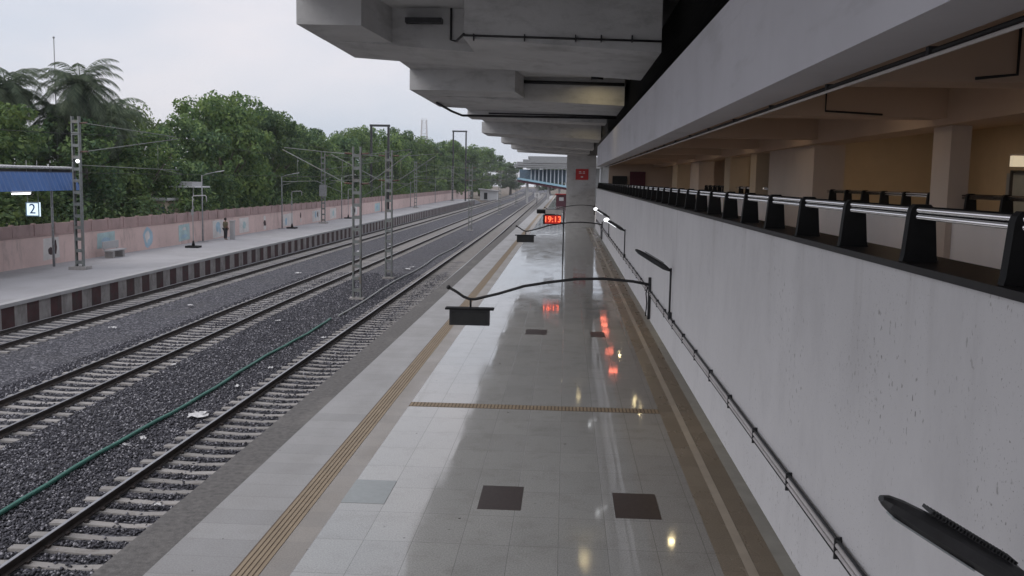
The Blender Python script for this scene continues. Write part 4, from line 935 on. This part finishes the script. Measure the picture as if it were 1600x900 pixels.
# ------------------------------------------------------------------ things beyond the wall and far away
hs = thing('small_house', 'small beige house with a flat pale roof behind the pink wall', 'house', (-31.6, 74.5, 0))
MB().box(-1.6,.6,-1.6,1.6,0,3.1).build('wall', M['beige'], hs); MB().box(-1.9,.9,-1.9,1.9,3.101,3.28).build('roof', M['coping'], hs); MB().box(.15,.55,-1.66,-1.6,1.6,2.6).build('window', M['glass'], hs)
sc = thing('open_shed', 'open shed with thin pale posts and flat roof behind the pink wall', 'shed', (-30.6, 76.8, 0))
for x in (-.7,0,.7): MB().tube([(x,-1,0),(x,-1,4.1)], .05).build('post', M['paper'], sc)
m = MB(); m.box(-1.6,1.1,-1.6,1.6,4.1,4.2); m.build('roof', M['paper'], sc); MB().box(-1.4,.6,-1.,1.,4.201,4.55).build('water_tank', M['coping'], sc)
fp = thing('flag_pole', 'very tall thin pole standing among the palms', 'pole', (-35.9, 66.4, 0)); MB().tube([(0,0,0),(0,0,14.4)], [.06,.035]).build('shaft', M['greymetal'], fp); MB().sphere((0,0,14.45), .08).build('finial', M['greymetal'], fp)
def portal(x, y, w, h, label):
    t = thing('portal_frame', label, 'gantry', (x, y, 0), 0, 'steel portal frames above the trees')
    for s in (-1,1): MB().box(s*w/2-.16, s*w/2+.16, -.16, .16, 0, h).build('post', M['darkmetal'], t)
    MB().box(-w/2-.25, w/2+.25, -.14, .14, h+.001, h+.34).build('crossbeam', M['darkmetal'], t)
portal(-29.3, 150, 2.7, 13.0, 'left dark steel portal frame rising above the treetops'); portal(-21.7-3.6, 226, 3.0, 16.0, 'right dark steel portal frame rising above the treetops')
tw = thing('radio_tower', 'pale lattice radio tower in the distance above the treetops', 'tower', (-89.5, 600, 0))
for sx in (-1,1):
    for sy in (-1,1): MB().tube([(sx*3,sy*3,0),(sx*1.4,sy*1.4,41)], .28, 5).build('leg', M['paper'], tw)
m = MB()
for k in range(12):
    z = 4+k*3.2; w = 3-1.6*z/41
    for (a,b) in (((-w,-w),(w,-w)),((w,-w),(w,w)),((w,w),(-w,w)),((-w,w),(-w,-w))): m.tube([(a[0],a[1],z),(b[0],b[1],z)], .12, 4); m.tube([(a[0],a[1],z),(b[0]*.93,b[1]*.93,z+3)], .1, 4)
m.build('bracing', M['paper'], tw)
hu = thing('trackside_hut', 'small white hut with pale sloping roof at the end of the far platform', 'hut', (-23.5, 292, -1.2)); MB().box(-2.6,2.6,-2,2,0,3.0).build('wall', M['paper'], hu); MB().hexa([(-3.2,-2.5,3.1),(3.2,-2.5,2.7),(3.2,2.5,2.7),(-3.2,2.5,3.1),(-3.2,-2.5,3.5),(3.2,-2.5,3.0),(3.2,2.5,3.0),(-3.2,2.5,3.5)]).build('roof', M['coping'], hu); MB().box(-1.4,-.4,-2.06,-2,.3,2.3).build('door', M['castiron'], hu)
# far overbridge across the tracks
ob = thing('road_overbridge', 'pale concrete overbridge decks stacked across the tracks in the distance', 'bridge', (-6, 175, 0))
for (y0,y1,z0,z1,x0,x1) in ((-5,-1,8.2,9.0,-6.5,9),(2,7,9.0,9.5,-7.2,9),(12,18,8.4,9.1,-8.6,9),(26,34,8.2,8.9,-10.5,9),(42,52,8.0,8.7,-12,9)): MB().box(x0+6,x1+6,y0,y1,z0,z1).build('deck', M['greymetal'], ob)
for y in (0,16,48):
    for x in (8.5, 13): MB().box(x-.5,x+.5,y-.5,y+.5,0,8.0).build('column', M['greymetal'], ob)
fb = thing('footbridge_ramp', 'sloping footbridge with pale blue edge beam and white columns far down the platform', 'bridge', (-6.5, 260, 0))
def xb(x): return 5.5-(x+13.4)*.149
m = MB(); m.hexa([(-7,-.2,xb(-13.5)-.25),(10,-.2,xb(3.5)-.25),(10,.2,xb(3.5)-.25),(-7,.2,xb(-13.5)-.25),(-7,-.2,xb(-13.5)+.3),(10,-.2,xb(3.5)+.3),(10,.2,xb(3.5)+.3),(-7,.2,xb(-13.5)+.3)]); m.build('edge_beam', M['skyblue'], fb)
m = MB(); m.hexa([(-7,.201,xb(-13.5)-.9),(10,.201,xb(3.5)-.9),(10,4,xb(3.5)-.9),(-7,4,xb(-13.5)-.9),(-7,.201,xb(-13.5)-.26),(10,.201,xb(3.5)-.26),(10,4,xb(3.5)-.26),(-7,4,xb(-13.5)-.26)]); m.build('ramp_deck', M['maroon'], fb)
for k in range(10):
    x = -3.2+k*1.05; MB().box(x-.14,x+.14,.5,.8,xb(x-6.5)-.2,8.2).build('column', M['palecol'], fb)
for x in (-4.2,-1.5,1.5,4.5): MB().box(x-.3,x+.3,1.4,2.0,-.2 if x > 0 else -1.3,xb(x-6.5)-.9).build('pier', M['coping'], fb)
m = MB(); m.box(-4.5,10,-.6,5,8.2,8.6); m.build('roof', M['greymetal'], fb)
MB().box(-6.5,10,4.2,4.3,4.6,8.0).build('glazing', M['bluepanel'], fb)
ki = thing('platform_kiosk', 'maroon kiosk with red awning far down the near platform beside the pier', 'kiosk', (-.9, 196, 0)); MB().box(-1.2,1.2,-1,1,0,2.3).build('counter_box', M['maroon'], ki); MB().box(-1.4,1.4,-1.5,1.2,2.301,2.5).build('awning', M['red'], ki); MB().box(-.6,.3,-1.03,-1.001,1.1,1.8).build('opening', M['paper'], ki)
wb = thing('signal_board', 'small white board with dark bars on a post beside the far track', 'sign', (-6.15, 200, -.2)); MB().box(-.5,.5,-.04,.04,1.8,2.75).build('board', M['paper'], wb); MB().tube([(0,.06,0),(0,.06,2.7)], .05).build('post', M['darkmetal'], wb)
m = MB(); m.box(-.22,-.1,-.055,-.042,1.95,2.6); m.box(.1,.22,-.055,-.042,1.95,2.6); m.build('bars', M['castiron'], wb)
